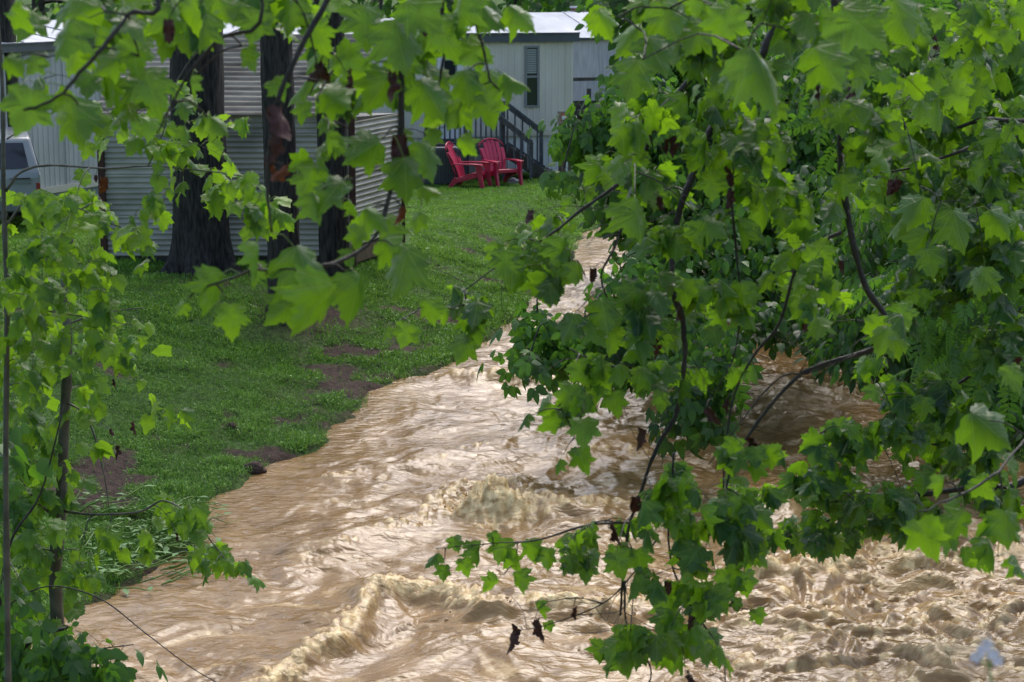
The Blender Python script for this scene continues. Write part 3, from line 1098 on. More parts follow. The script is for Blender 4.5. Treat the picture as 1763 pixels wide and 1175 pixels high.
# ------------------------------------------------------------ silver car at the far left
M_CAR = mat('wet_silver_car_paint', (.34, .37, .385), .22, .6, (.28, .31, .32), 1.5)
M_CARG = mat('dark_car_glass', (.02, .024, .028), .05, .8)
M_RUBB = mat('tyre_rubber', (.02, .02, .02), .8)
M_BUMP = mat('grey_bumper_plastic', (.17, .19, .20), .4)
q = onz(74, 398, LAWN)
car = empty('parked_car', (q[0], q[1], LAWN), math.radians(15), 'silver estate car parked at the left edge, its rear end towards the creek', 'car')
# local frame: rear face at y=0 looking to -y, car extends to +y (4.6 m), right rear corner at x=0, body to x=-1.8
W_ = 1.78
prof = [(.0, .42), (.0, 1.02), (.05, 1.10), (.42, 1.66), (.60, 1.70), (2.2, 1.74), (2.7, 1.68), (3.45, 1.14), (4.45, 1.0), (4.6, .85), (4.6, .42), (4.2, .32), (.3, .32)]
body = MB()
n = len(prof)
ins = lambda z: .0 if z < 1.1 else .16 * (z - 1.1) / .6
vs = [(-ins(z), y, z) for y, z in prof] + [(-W_ + ins(z), y, z) for y, z in prof]
body.add(vs, [tuple(range(n)), tuple(range(2 * n - 1, n - 1, -1))] + [(i, n + i, n + (i + 1) % n, (i + 1) % n) for i in range(n)])
body.build('body', M_CAR, car, bevel=.05)
g = MB()
def onslope(t): return .05 + (.42 - .05) * t - .012, 1.10 + (1.66 - 1.10) * t
y0, z0 = onslope(.08); y1, z1 = onslope(.86)
g.add([(-.20, y0 - .012, z0), (-W_ + .20, y0 - .012, z0), (-W_ + .28, y1 - .012, z1), (-.28, y1 - .012, z1),
       (-.20, y0 + .02, z0), (-W_ + .20, y0 + .02, z0), (-W_ + .28, y1 + .02, z1), (-.28, y1 + .02, z1)],
      [(0, 1, 2, 3), (7, 6, 5, 4), (0, 4, 5, 1), (2, 6, 7, 3), (1, 5, 6, 2), (0, 3, 7, 4)])
g.build('rear_window', M_CARG, car)
for sx, s in ((0, 1), (-W_, -1)):
    gg = MB()
    for (ya, yb, yc, yd) in [(.45, 1.35, 1.35, .62), (1.43, 2.3, 2.3, 1.43), (2.38, 3.25, 2.78, 2.38)]:
        za, zb_ = 1.16, 1.60
        xa, xb = sx - s * (ins(za) - .006), sx - s * (ins(zb_) - .006)
        gg.add([(xa, ya, za), (xa, yb, za), (xb, yc, zb_), (xb, yd, zb_), (xa - s * .03, ya, za), (xa - s * .03, yb, za), (xb - s * .03, yc, zb_), (xb - s * .03, yd, zb_)],
               [(0, 1, 2, 3), (7, 6, 5, 4), (0, 4, 5, 1), (2, 6, 7, 3), (1, 5, 6, 2), (0, 3, 7, 4)])
    gg.build('side_window', M_CARG, car)
    MB().box((sx - s * .05, -.012, .80), (.07, .03, .16)).build('tail_light', mat('tail_light_red', (.30, .03, .03), .2), car, bevel=.01)
for y_ in (.95, 3.7):
    for sx in (-.06, -W_ + .06):
        wl_ = MB().tube([(sx - .1, y_, .34), (sx + .1, y_, .34)], .34, 28).build('wheel', M_RUBB, car, bevel=.02)
        MB().tube([(sx - .108, y_, .34), (sx + .108, y_, .34)], .21, 20).build('rim', M_CAR, wl_)
bm_ = MB()
bm_.add([(x, y, z) for x, y, z in [(.04, .35, .36), (.04, -.08, .38), (-.1, -.17, .38), (-W_ + .1, -.17, .38), (-W_ - .04, -.08, .38), (-W_ - .04, .35, .36)]] +
        [(x, y, z) for x, y, z in [(.04, .35, .62), (.04, -.08, .64), (-.1, -.17, .66), (-W_ + .1, -.17, .66), (-W_ - .04, -.08, .64), (-W_ - .04, .35, .62)]],
        [(5, 4, 3, 2, 1, 0), (6, 7, 8, 9, 10, 11)] + [(i, i + 1, i + 7, i + 6) for i in range(5)] + [(5, 0, 6, 11)])
bm_.build('bumper', M_BUMP, car, bevel=.03)
hp_ = MB().box((-.36, -.012, .92), (.36, .02, .11)).build('plate_recess', M_FRAME, car, bevel=.01)
MB().box((-.36, -.03, .965), (.34, .03, .022)).build('handle', M_BLACK, car)

# ------------------------------------------------------------ flattened weeds, driftwood
q0 = onwater(215, 985)
rw = np.random.default_rng(91)
fw = MB()
for i in range(120):
    a = onwater(rw.uniform(120, 330), rw.uniform(890, 1020))
    x0, y0 = a[0], a[1]
    h0 = max(gz(x0, y0), 0) + .02
    an = rw.normal(.35, .55)
    L_ = rw.uniform(.2, .7)
    pts_ = [(x0 + math.cos(an) * L_ * k / 4, y0 + math.sin(an) * L_ * k / 4, h0 + .12 * math.sin(k / 4 * 2.6) * rw.uniform(.3, 1)) for k in range(5)]
    fw.tube(pts_, [.007, .008, .007, .005, .002], 4)
    # long floppy leaves
    for k in range(2):
        b = Vector(pts_[rw.integers(1, 5)])
        d = Vector((rw.normal(), rw.normal(), rw.uniform(-.1, .5))).normalized()
        l = rw.uniform(.06, .16); s = d.cross(Vector((0, 0, 1))).normalized() * l * .22
        fw.add([b, b + d * l * .5 + s, b + d * l + Vector((0, 0, -.02)), b + d * l * .5 - s], [(0, 1, 2, 3)], 1)
o = fw.build('flattened_weeds', [mat('pale_weed_stem', (.19, .30, .05), .5, .4, (.10, .2, .03), 6), mat('weed_leaf', (.07, .17, .035), .5, .3, (.11, .23, .06), 5)], smooth=True)
tag(o, 'weeds flattened by the flood along the water edge', 'weeds', None, 'stuff')
a = onwater(285, 965); b = onwater(385, 975)
tw = MB().tube([(a[0], a[1], .05), ((a[0] + b[0]) / 2, a[1] + .02, .12), (b[0], b[1], .09)], [.012, .014, .02], 6)
tw.tube([(b[0] - .17, b[1] - .12, .03), (b[0] + .02, b[1] + .02, .12)], [.03, .02], 7)
tw.tube([((a[0] + b[0]) / 2, a[1] + .02, .12), ((a[0] + b[0]) / 2 + .15, a[1] - .25, .0)], [.01, .006], 5)
tag(tw.build('driftwood_stick', M_WOODD, smooth=True), 'dark broken stick caught at the water edge below the weeds', 'stick')

# ------------------------------------------------------------ lawn and bank vegetation: individual blades and leaves
def scatter_grass():
    r = np.random.default_rng(5)
    N = 1900000
    y = 16 + (50 - 16) * r.random(N) ** 1.0
    x = (r.random(N) * 2 - 1) * y * .30
    x -= .3
    s, right = shore(x, y)
    k = (s > -.04) & (~right | (s < 4)) & (x > -13)
    x, y, s = x[k], y[k], s[k]
    mud = mud_mask(x, y)
    patch = fbm(x * 1.3, y * 1.3, 3, 31)
    k = r.random(len(x)) < np.clip(1.05 - mud * 1.02, .0, 1) * np.clip(.75 + patch * .6, .25, 1) * np.clip(24 / y, .35, 1)
    # nothing grows inside the shed or under the houses
    sx_ = (x - sa[0]) * math.cos(rz) + (y - sa[1]) * math.sin(rz)
    sy_ = -(x - sa[0]) * math.sin(rz) + (y - sa[1]) * math.cos(rz)
    k &= ~((sx_ > -.1) & (sx_ < LS + .8) & (sy_ > -.05) & (sy_ < 4.2) & (sy_ > (sx_ - LS) * math.tan(ang) * (sx_ > LS)))
    x, y, s, mud, patch = x[k], y[k], s[k], mud[k], patch[k]
    n = len(x)
    z = ground_h(x, y)
    big = r.random(n) < .11 * (y < 40) * np.clip(1 + 1.2 * patch, .2, 2)                  # broad-leaved weeds among the grass
    lush = np.clip(.8 + .5 * patch + .25 * np.exp(-((s - .3) / .6) ** 2), .5, 1.5)
    ln = np.where(big, r.uniform(.02, .05, n), r.uniform(.045, .125, n)) * np.where(y > 36, .75, 1) * lush * (1 + .25 * (y > 30))
    wd = np.where(big, ln * r.uniform(.3, .5, n), r.uniform(.003, .0055, n) * (1 + (y > 26) * .8))
    a = r.random(n) * 2 * math.pi
    el = np.where(big, r.uniform(.1, 1.0, n), r.uniform(.5, 1.45, n))
    d = np.stack([np.cos(a) * np.cos(el), np.sin(a) * np.cos(el), np.sin(el)], -1)
    sd_ = np.stack([-np.sin(a), np.cos(a), np.zeros(n)], -1)
    base = np.stack([x, y, z + np.where(big, r.uniform(0, .04, n), -.005)], -1)
    tip = base + d * ln[:, None]; tip[:, 2] -= ln * .22
    mid = base + d * (ln * .55)[:, None]
    V = np.stack([base, mid + sd_ * wd[:, None], tip, mid - sd_ * wd[:, None]], 1).reshape(-1, 3)
    i = np.arange(n)[:, None] * 4
    F = i + np.array([0, 1, 2, 3])
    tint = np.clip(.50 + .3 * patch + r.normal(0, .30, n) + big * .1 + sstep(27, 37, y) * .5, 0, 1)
    return np_mesh('grass', V, F, attrs={'tint': np.repeat(tint, 4)}, smooth=False)


def leafmat(name, dark, mid, light, trans, tfac=.4, rough=.34, spec=.5, veins=False):
    m = bpy.data.materials.new(name)
    m.use_nodes = True
    N, L = m.node_tree.nodes, m.node_tree.links
    b = N['Principled BSDF']
    b.inputs['Roughness'].default_value = rough
    b.inputs['Specular IOR Level'].default_value = spec
    at_ = N.new('ShaderNodeAttribute'); at_.attribute_name = 'tint'
    cr = N.new('ShaderNodeValToRGB')
    e = cr.color_ramp.elements
    e[0].position = 0; e[0].color = (*dark, 1)
    e[1].position = 1; e[1].color = (*light, 1)
    k = e.new(.5); k.color = (*mid, 1)
    L.new(at_.outputs['Fac'], cr.inputs[0])
    col = cr.outputs[0]
    if veins:
        uv = N.new('ShaderNodeUVMap')
        sx = N.new('ShaderNodeSeparateXYZ'); L.new(uv.outputs[0], sx.inputs[0])

        def mth(op, a, b_=None, c=None):
            n = N.new('ShaderNodeMath'); n.operation = op
            for i, q in enumerate([a, b_, c]):
                if q is None: continue
                if isinstance(q, (int, float)): n.inputs[i].default_value = q
                else: L.new(q, n.inputs[i])
            return n.outputs[0]
        ax = mth('ABSOLUTE', sx.outputs[0]); yy = sx.outputs[1]
        ds = [ax]
        for (vx, vy) in [(.70, .714), (.98, .17), (.62, -.78)]:
            cr_ = mth('ABSOLUTE', mth('SUBTRACT', mth('MULTIPLY', ax, vy), mth('MULTIPLY', yy, vx)))
            dot = mth('ADD', mth('MULTIPLY', ax, vx), mth('MULTIPLY', yy, vy))
            ds.append(mth('ADD', cr_, mth('MULTIPLY', mth('LESS_THAN', dot, 0), 1)))
        # side veins running up and out from the midrib
        w_ = mth('ABSOLUTE', mth('SUBTRACT', mth('FRACT', mth('MULTIPLY', mth('SUBTRACT', yy, mth('MULTIPLY', ax, .9)), 8.0)), .5))
        sec = mth('ADD', mth('MULTIPLY', w_, .12), .012)
        mn = ds[0]
        for q in ds[1:]: mn = mth('MINIMUM', mn, q)
        main = N.new('ShaderNodeMapRange'); main.inputs[1].default_value = .006; main.inputs[2].default_value = .022
        main.inputs[3].default_value = 1; main.inputs[4].default_value = 0
        L.new(mn, main.inputs[0])
        s2 = N.new('ShaderNodeMapRange'); s2.inputs[1].default_value = .012; s2.inputs[2].default_value = .024
        s2.inputs[3].default_value = .4; s2.inputs[4].default_value = 0
        L.new(sec, s2.inputs[0])
        vein = mth('MAXIMUM', main.outputs[0], s2.outputs[0])
        mx = N.new('ShaderNodeMix'); mx.data_type = 'RGBA'
        L.new(mth('MULTIPLY', vein, .7), mx.inputs[0]); L.new(col, mx.inputs[6]); mx.inputs[7].default_value = (.30, .42, .12, 1)
        tc = N.new('ShaderNodeTexCoord')
        nz = N.new('ShaderNodeTexNoise'); nz.inputs['Scale'].default_value = 18; nz.inputs['Detail'].default_value = 4
        L.new(tc.outputs['Object'], nz.inputs[0])
        hv = N.new('ShaderNodeHueSaturation')
        mr = N.new('ShaderNodeMapRange'); mr.inputs[1].default_value = .3; mr.inputs[2].default_value = .7; mr.inputs[3].default_value = .7; mr.inputs[4].default_value = 1.25
        L.new(nz.outputs[0], mr.inputs[0]); L.new(mr.outputs[0], hv.inputs['Value']); L.new(mx.outputs[2], hv.inputs['Color'])
        col = hv.outputs[0]
        bp = N.new('ShaderNodeBump'); bp.inputs['Strength'].default_value = .7; bp.inputs['Distance'].default_value = .004; bp.invert = True
        L.new(vein, bp.inputs['Height']); L.new(bp.outputs[0], b.inputs['Normal'])
    L.new(col, b.inputs['Base Color'])
    t = N.new('ShaderNodeBsdfTranslucent')
    tm = N.new('ShaderNodeMix'); tm.data_type = 'RGBA'
    L.new(at_.outputs['Fac'], tm.inputs[0])
    tm.inputs[6].default_value = (trans[0] * .55, trans[1] * .62, trans[2] * .8, 1); tm.inputs[7].default_value = (*trans, 1)
    tcol = tm.outputs[2]
    if veins:
        mv = N.new('ShaderNodeMix'); mv.data_type = 'RGBA'; mv.blend_type = 'MULTIPLY'
        L.new(mth('MULTIPLY', vein, .5), mv.inputs[0]); L.new(tcol, mv.inputs[6]); mv.inputs[7].default_value = (.5, .55, .5, 1)
        tcol = mv.outputs[2]
    L.new(tcol, t.inputs['Color'])
    ms = N.new('ShaderNodeMixShader'); ms.inputs[0].default_value = tfac
    L.new(b.outputs[0], ms.inputs[1]); L.new(t.outputs[0], ms.inputs[2])
    L.new(ms.outputs[0], N['Material Output'].inputs['Surface'])
    return m


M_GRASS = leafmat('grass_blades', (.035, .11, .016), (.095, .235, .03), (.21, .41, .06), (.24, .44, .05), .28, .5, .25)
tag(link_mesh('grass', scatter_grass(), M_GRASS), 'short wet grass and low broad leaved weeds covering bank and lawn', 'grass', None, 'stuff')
# ------------------------------------------------------------ leaves
SYC = [(.0, .0), (.09, -.04), (.20, -.10), (.29, -.05), (.40, -.09), (.44, .0), (.60, .04), (.53, .12), (.52, .20), (.42, .27), (.51, .33), (.56, .42),
       (.70, .55), (.56, .56), (.49, .62), (.37, .60), (.31, .59), (.32, .68), (.25, .74), (.23, .84), (.11, .90), (.0, 1.07)]
SYC_Y = [(.0, .0), (.10, -.04), (.20, -.08), (.32, -.02), (.46, .02), (.42, .14), (.50, .26), (.46, .36), (.55, .50), (.42, .52), (.34, .60), (.26, .64), (.20, .74), (.12, .84), (.0, 1.0)]


def mesh_from_outline(half, rings=(.35, .7), cup=.1, droop=.2, side=.15, jit=.02, r=None, lift=0.0):
    """leaf blade in x (across) / y (length); returns verts, tris, uv"""
    half = list(half)
    out = half + [(-x, y) for x, y in reversed(half[1:-1])]
    out = np.array(out)
    out = out + r.normal(0, jit, out.shape)
    c = np.array([0, .36])
    V = [np.array([c])]
    for k in rings: V.append(c + (out - c) * k)
    V.append(out)
    n = len(out)
    F = [(0, 1 + i, 1 + (i + 1) % n) for i in range(n)]
    for k in range(len(rings)):
        a, b = 1 + k * n, 1 + (k + 1) * n
        for i in range(n):
            j = (i + 1) % n
            F += [(a + i, b + i, b + j), (a + i, b + j, a + j)]
    P = np.concatenate(V)
    x, y = P[:, 0], P[:, 1]
    ph = r.random() * 6
    z = -side * np.abs(x) ** 1.3 * 1.2 - droop * np.clip(y, 0, 2) ** 2 - droop * .6 * np.clip(-y, 0, 1) + cup * (x * x) \
        + .045 * np.sin(x * 8 + ph) * np.sin(y * 7 + ph) + .03 * np.sin(y * 16 + np.abs(x) * 9 + ph) * np.abs(x) * 2 + lift * x
    return np.stack([x, y, z], -1), np.array(F), P.copy()


def syc_variants(n, seed, young=False, dead=False):
    r = np.random.default_rng(seed)
    out = []
    for i in range(n):
        sx = r.uniform(.78, 1.0)
        half = [(x * sx, y) for x, y in (SYC_Y if young and i % 2 else SYC)]
        if dead:
            v, f, uv = mesh_from_outline(half, (.5,), cup=0, droop=.3, side=.2, jit=.03, r=r)
            a = v[:, 0] * 3.3
            R_ = .24
            v = np.stack([np.sin(a) * R_ * (1 + .5 * v[:, 1]), v[:, 1], -np.cos(a) * R_ + v[:, 2] * .5 + .05 * np.sin(v[:, 1] * 11 + i)], -1)
        else:
            v, f, uv = mesh_from_outline(half, (.35, .7), r.uniform(-.1, .3), r.uniform(.05, .65), r.uniform(-.2, .95), .014, r, r.uniform(-.15, .15))
        out.append((v, f, uv))
    return out


def simple_leaf(w_, r, droop=.25, fold=.3):
    pts = [(0, 0), (w_ * .75, .22), (w_, .45), (w_ * .72, .72), (0, 1.0), (-w_ * .72, .72), (-w_, .45), (-w_ * .75, .22), (0, .45)]
    P = np.array(pts)
    z = -droop * P[:, 1] ** 2 + fold * np.abs(P[:, 0]) * r.uniform(-.3, 1)
    F = [(8, i, (i + 1) % 8) for i in range(8)]
    return np.stack([P[:, 0], P[:, 1], z], -1), np.array(F), P


def pinnate(nl, w_, r, ll=.34, trifold=False):
    """compound leaf: pairs of leaflets along a drooping stalk, length 1"""
    V, F, UV = [], [], []
    b = 0
    pos = np.linspace(.25, .95, nl)
    items = [(p, s) for p in pos for s in (-1, 1)] + [(1.0, 0)]
    for p, s in items:
        v, f, uv = simple_leaf(w_, r, droop=.35)
        l = ll * r.uniform(.8, 1.15) * (1 - .25 * abs(p - .55))
        a = s * (1.15 + r.normal(0, .12)) if s else 0
        v = v * l
        x = v[:, 0] * math.cos(a) + v[:, 1] * math.sin(a)
        y = -v[:, 0] * math.sin(a) + v[:, 1] * math.cos(a)
        z = v[:, 2] - .12 * l * (v[:, 1] / l) * abs(s)
        V.append(np.stack([x, y + p, z - .35 * (y + p) ** 2], -1)); F.append(f + b); UV.append(uv); b += len(v)
    # stalk
    k = 5
    for i in range(k):
        y0, y1 = i / k, (i + 1) / k
        q = np.array([(-.006, y0, -.35 * y0 * y0), (.006, y0, -.35 * y0 * y0), (.006, y1, -.35 * y1 * y1), (-.006, y1, -.35 * y1 * y1)])
        V.append(q); F.append(np.array([(0, 1, 2), (0, 2, 3)]) + b); UV.append(q[:, :2]); b += 4
    return np.concatenate(V), np.concatenate(F), np.concatenate(UV)


_lr = np.random.default_rng(12)
KINDS = {
    'syc': syc_variants(12, 1),
    'young': syc_variants(10, 2, True),
    'elm': [simple_leaf(.33, _lr, _lr.uniform(.1, .5), .5) for _ in range(6)],
    'lance': [simple_leaf(.20, _lr, _lr.uniform(.1, .5), .5) for _ in range(6)],
    'box': [pinnate(2, .34, _lr, .50) for _ in range(5)],
    'locust': [pinnate(8, .20, _lr, .26) for _ in range(5)],
}
DEAD = syc_variants(4, 5, dead=True)

M_SYC = leafmat('sycamore_leaf', (.010, .050, .024), (.028, .112, .022), (.105, .23, .018), (.29, .57, .012), .44, .30, .5, veins=True)
M_YOUNG = leafmat('young_sycamore_leaf', (.020, .085, .028), (.052, .16, .024), (.14, .28, .028), (.31, .58, .02), .44, .36, .38, veins=True)
M_DARKL = leafmat('deep_green_leaf', (.018, .06, .016), (.035, .11, .02), (.06, .16, .025), (.18, .44, .02), .36, .5, .4)
M_FAR = leafmat('bank_tree_leaf', (.016, .055, .014), (.035, .11, .018), (.075, .19, .03), (.20, .48, .03), .36, .48, .4)
M_PETI = mat('leaf_stalk', (.16, .25, .05), .45)
M_BARK = mat('dark_wet_bark', (.045, .038, .032), .6, .4, (.018, .016, .014), 14, bump=.6, bscale=40)
M_BARKG = mat('grey_green_bark', (.13, .125, .10), .6, .4, (.06, .06, .045), 9, bump=.4)
M_DEAD = mat('withered_brown_leaf', (.085, .022, .014), .55, .4, (.035, .012, .010), 20)
M_DEAD2 = mat('rust_orange_leaf', (.26, .075, .02), .55, .4, (.12, .03, .015), 20)


def nrm(v):
    return v / (np.linalg.norm(v) + 1e-9)


def catmull(P, n=6):
    P = [np.array(p, float) for p in P]
    if len(P) < 3: n = max(n, 4)
    Q = [2 * P[0] - P[1]] + P + [2 * P[-1] - P[-2]]
    out = []
    for i in range(1, len(Q) - 2):
        for k in range(n):
            t = k / n
            a, b, c, d = Q[i - 1], Q[i], Q[i + 1], Q[i + 2]
            out.append(.5 * ((2 * b) + (-a + c) * t + (2 * a - 5 * b + 4 * c - d) * t * t + (-a + 3 * b - 3 * c + d) * t ** 3))
    out.append(P[-1])
    return np.array(out)


class Tree:
    def __init__(s, name, label, cat, base, leafm, bark=None, seed=1, group=None):
        s.e = empty(name, base, 0, label, cat, group)
        s.base = np.array(base, float)
        s.r = np.random.default_rng(seed)
        s.trunk = MB(); s.tw = MB()
        s.sk = []; s.skr = []
        s.leaves = []      # kind, pos, tip dir, normal, size, tint
        s.pet = MB()
        s.leafm = leafm; s.bark = bark or M_BARK
        s.dead = []
        s.dens = 1.0; s.ls = 1.0; s.hs = .66; s.tj = .34

    def branch(s, pts, r0, r1, k=6, trunk=False, wob=.0, n=6, skel=True):
        P = catmull(pts, n)
        m = len(P)
        L_ = np.linalg.norm(P[-1] - P[0])
        if wob:
            w_ = np.cumsum(s.r.normal(0, wob * L_ / m ** .5 * .35, P.shape), 0)
            w_ -= w_[0]
            w_ -= np.linspace(0, 1, m)[:, None] * w_[-1]
            P = P + w_
        rr = np.linspace(r0, r1, m)
        rr = rr * (1 + s.r.normal(0, .11, m))
        (s.trunk if trunk else s.tw).tube(P.tolist(), rr.tolist(), k)
        if skel:
            s.sk.append(P); s.skr.append(np.full(m, 1.) * rr)
        return P

    def near(s, p, up_pen=1.5):
        if not hasattr(s, '_n') or s._n != len(s.sk):
            s._A = np.concatenate(s.sk); s._R = np.concatenate(s.skr); s._n = len(s.sk)
        d = s._A - p
        dist = np.linalg.norm(d, axis=1) + np.where(d[:, 2] < 0, -d[:, 2] * up_pen, 0)
        i = int(np.argmin(dist))
        return s._A[i], s._R[i]

    def leaf(s, kind, node, p, tip, nn, size, tint, petiole=True, pr=.0016):
        if petiole:
            mid = (node + p) / 2 + np.array([0, 0, .012])
            s.pet.tube([node.tolist(), mid.tolist(), p.tolist()], [pr, pr * .8, pr * .8], 3, caps=False)
        s.leaves.append((kind, p, tip, nn, size, tint))

    def frame(s, hdir, el, roll):
        """tip direction from a heading and a droop angle; normal leans up"""
        t = nrm(np.array([math.cos(hdir) * math.cos(el), math.sin(hdir) * math.cos(el), -math.sin(el)]))
        side = nrm(np.cross(t, [0, 0, 1.0]))
        up = np.cross(side, t)
        n = up * math.cos(roll) + side * math.sin(roll)
        return t, n

    def shoot(s, target, nl, size, kind='syc', tint=.5, spread=1.0, r0=.004, k=4, pet=.35, droop=(.5, 1.2), face=.6, peti=True, tail=.5, maxlen=None):
        a, ra = s.near(target)
        d = target - a
        L_ = np.linalg.norm(d)
        sag = np.array([0, 0, .16 * L_])
        if L_ > .02:
            P = s.branch([a, a + d * .35 + sag * .8, a + d * .75 + sag * .55, target], min(ra * .7, r0 * (1 + L_)), r0 * .35, k, wob=.05, n=3)
        else:
            P = np.array([a, target])
        hd = math.atan2(d[1], d[0])
        m = len(P)
        for i in range(nl):
            f_ = 1 - (i / max(nl - 1, 1)) * tail
            j = min(m - 1, int(f_ * (m - 1)))
            node = P[j]
            # headings: around the shoot, biased towards open light over the creek (-y)
            if s.r.random() < face: h = -math.pi / 2 + s.r.normal(0, .75)
            else: h = hd + s.r.normal(0, 1.3)
            el = s.r.uniform(*droop)
            t, n = s.frame(h, el, s.r.normal(0, .65))
            sz = size * s.r.uniform(.62, 1.18)
            pl = pet * sz * s.r.uniform(.6, 1.4)
            off = nrm(np.array([math.cos(h), math.sin(h), s.r.uniform(-.4, .5)])) * pl * spread + s.r.normal(0, .15 * sz, 3)
            s.leaf(kind, node, node + off, t, n, sz, float(np.clip(tint + s.r.normal(0, s.tj), 0, 1)), peti)

    def cluster(s, cx, cy, rx, ry, Y, dY, n, size, nl=(3, 6), kind='syc', tint=.5, rot=0, **kw):
        T = []
        size = size * s.ls
        for _ in range(max(1, int(round(n * s.dens)))):
            a = s.r.random() * 2 * math.pi; q = math.sqrt(s.r.random())
            u, v = rx * q * math.cos(a), ry * q * math.sin(a)
            c_, s_ = math.cos(math.radians(rot)), math.sin(math.radians(rot))
            T.append(at(cx + u * c_ - v * s_, cy + u * s_ + v * c_, Y + s.r.uniform(-dY, dY)))
        A = np.concatenate(s.sk)
        T.sort(key=lambda p: float(np.min(np.linalg.norm(A - p, axis=1))))
        for p in T:
            s.shoot(p, int(s.r.integers(nl[0], nl[1] + 1)), size, kind, tint, **kw)

    def hero(s, px, py, spx, ang, Y, tint=.6, el=None, roll=None, kind='syc'):
        """one clearly visible leaf: blade centre at the view point, tip turned by ang from straight down"""
        size = spx * Y / FPX * s.hs
        c = at(px, py, Y)
        el = .95 if el is None else el
        aa = math.radians(ang)
        t = nrm(np.array([math.sin(aa), -.42, -math.cos(aa)]))
        n0 = nrm(np.array([0, -.75, .65])); n0 = nrm(n0 - t * n0.dot(t))
        roll = s.r.normal(0, .5) if roll is None else roll
        sd_ = np.cross(n0, t)
        n = n0 * math.cos(roll) + sd_ * math.sin(roll)
        p = c - t * size * .4
        node, _ = s.near(p, 2.5)
        d = p - node
        L_ = np.linalg.norm(d)
        if L_ > size * .8:
            e = node + d * (1 - size * .4 / L_)
            s.branch([node, node + d * .4 + np.array([0, 0, .08 * L_]), e], .0035, .0018, 4, n=3)
            node = e
        s.leaf(kind, node, p, t, n, size, tint * .88)

    def withered(s, px, py, Y, size=.09, ang=0, orange=False):
        c = at(px, py, Y)
        node, _ = s.near(c, 3)
        s.branch([node, (node + c) / 2 + np.array([0, 0, .01]), c], .0025, .0012, 4, n=3, skel=False)
        s.dead.append((c, size, ang, orange))

    def bare_twigs(s, n, lo, hi, r=.0018):
        A = np.concatenate(s.sk[:s.nb]); R = np.concatenate(s.skr[:s.nb])
        ok = np.nonzero((R < .03))[0]
        for _ in range(n):
            i = int(s.r.choice(ok)); a = A[i]
            d = np.array([s.r.normal(0, 1), s.r.normal(0, .5), s.r.normal(-.35, .7)]); d = nrm(d)
            L_ = s.r.uniform(lo, hi)
            k = nrm(d + s.r.normal(0, .5, 3))
            s.branch([a, a + d * L_ * .5, a + d * L_ * .55 + k * L_ * .5], r, r * .45, 4, n=3, skel=False)
            if s.r.random() < .5:
                m_ = a + d * L_ * .5
                s.branch([m_, m_ + nrm(s.r.normal(0, 1, 3)) * L_ * .4], r * .7, r * .4, 3, n=2, skel=False)

    def build(s, crown='crown', split_petiole=True):
        groups = {}
        for L_ in s.leaves: groups.setdefault(L_[0], []).append(L_)
        VV, FF, UU, TT = [], [], [], []
        b = 0
        for kind, ls in groups.items():
            var = KINDS[kind]
            vi = s.r.integers(0, len(var), len(ls))
            for k, (v, f, uv) in enumerate(var):
                sel = [ls[i] for i in np.nonzero(vi == k)[0]]
                if not sel: continue
                P = np.array([q[1] for q in sel]); T = np.array([q[2] for q in sel]); Nn = np.array([q[3] for q in sel])
                S = np.array([q[4] for q in sel]); ti = np.array([q[5] for q in sel])
                X = np.cross(T, Nn)
                M = np.stack([X, T, Nn], 1)            # rows: axes
                W = np.einsum('vk,nkj->nvj', v, M) * S[:, None, None] + P[:, None, :]
                nv = len(v)
                VV.append(W.reshape(-1, 3)); UU.append(np.tile(uv[:, :2], (len(sel), 1)))
                FF.append((f[None] + (np.arange(len(sel)) * nv)[:, None, None]).reshape(-1, 3) + b)
                TT.append(np.repeat(ti, nv)); b += len(sel) * nv
        mi = np.zeros(sum(len(f) for f in FF), int)
        if s.pet.v:
            q = np.array(s.pet.f); f = np.concatenate([q[:, [0, 1, 2]], q[:, [0, 2, 3]]])
            VV.append(np.array(s.pet.v)); FF.append(f + b); UU.append(np.full((len(s.pet.v), 2), 3.0)); TT.append(np.full(len(s.pet.v), .5))
            mi = np.concatenate([mi, np.ones(len(f), int)])
        V = np.concatenate(VV) - s.base
        F = np.concatenate(FF)
        uv = np.concatenate(UU); tt = np.concatenate(TT)
        me = np_mesh(crown, V, F, uv=uv, attrs={'tint': tt}, matidx=mi)
        c = link_mesh(crown, me, [s.leafm, M_PETI], s.e)
        if s.trunk.v: s.trunk.build('trunk', s.bark, s.e, origin=s.base, smooth=True)
        if s.tw.v: s.tw.build('branches', s.bark, s.e, origin=s.base, smooth=True)
        meshes = {}
        for i, (p, size, ang, orange) in enumerate(s.dead):
            k = (i % 4, orange)
            if k not in meshes:
                v, f, _ = DEAD[i % 4]
                q = np.stack([v[:, 0], v[:, 2], -v[:, 1]], -1)
                mm = np_mesh('withered_leaf', q, f)
                mm.materials.append(M_DEAD2 if orange else M_DEAD)
                meshes[k] = mm
            o = bpy.data.objects.new('withered_leaf', meshes[k])
            COL.objects.link(o)
            o.parent = s.e
            o.location = tuple(p - s.base)
            o.scale = (size,) * 3
            o.rotation_euler = (s.r.normal(0, .2), math.radians(ang), s.r.random() * 6)
        return s.e


def A3(*ps):
    return [at(*p) for p in ps]


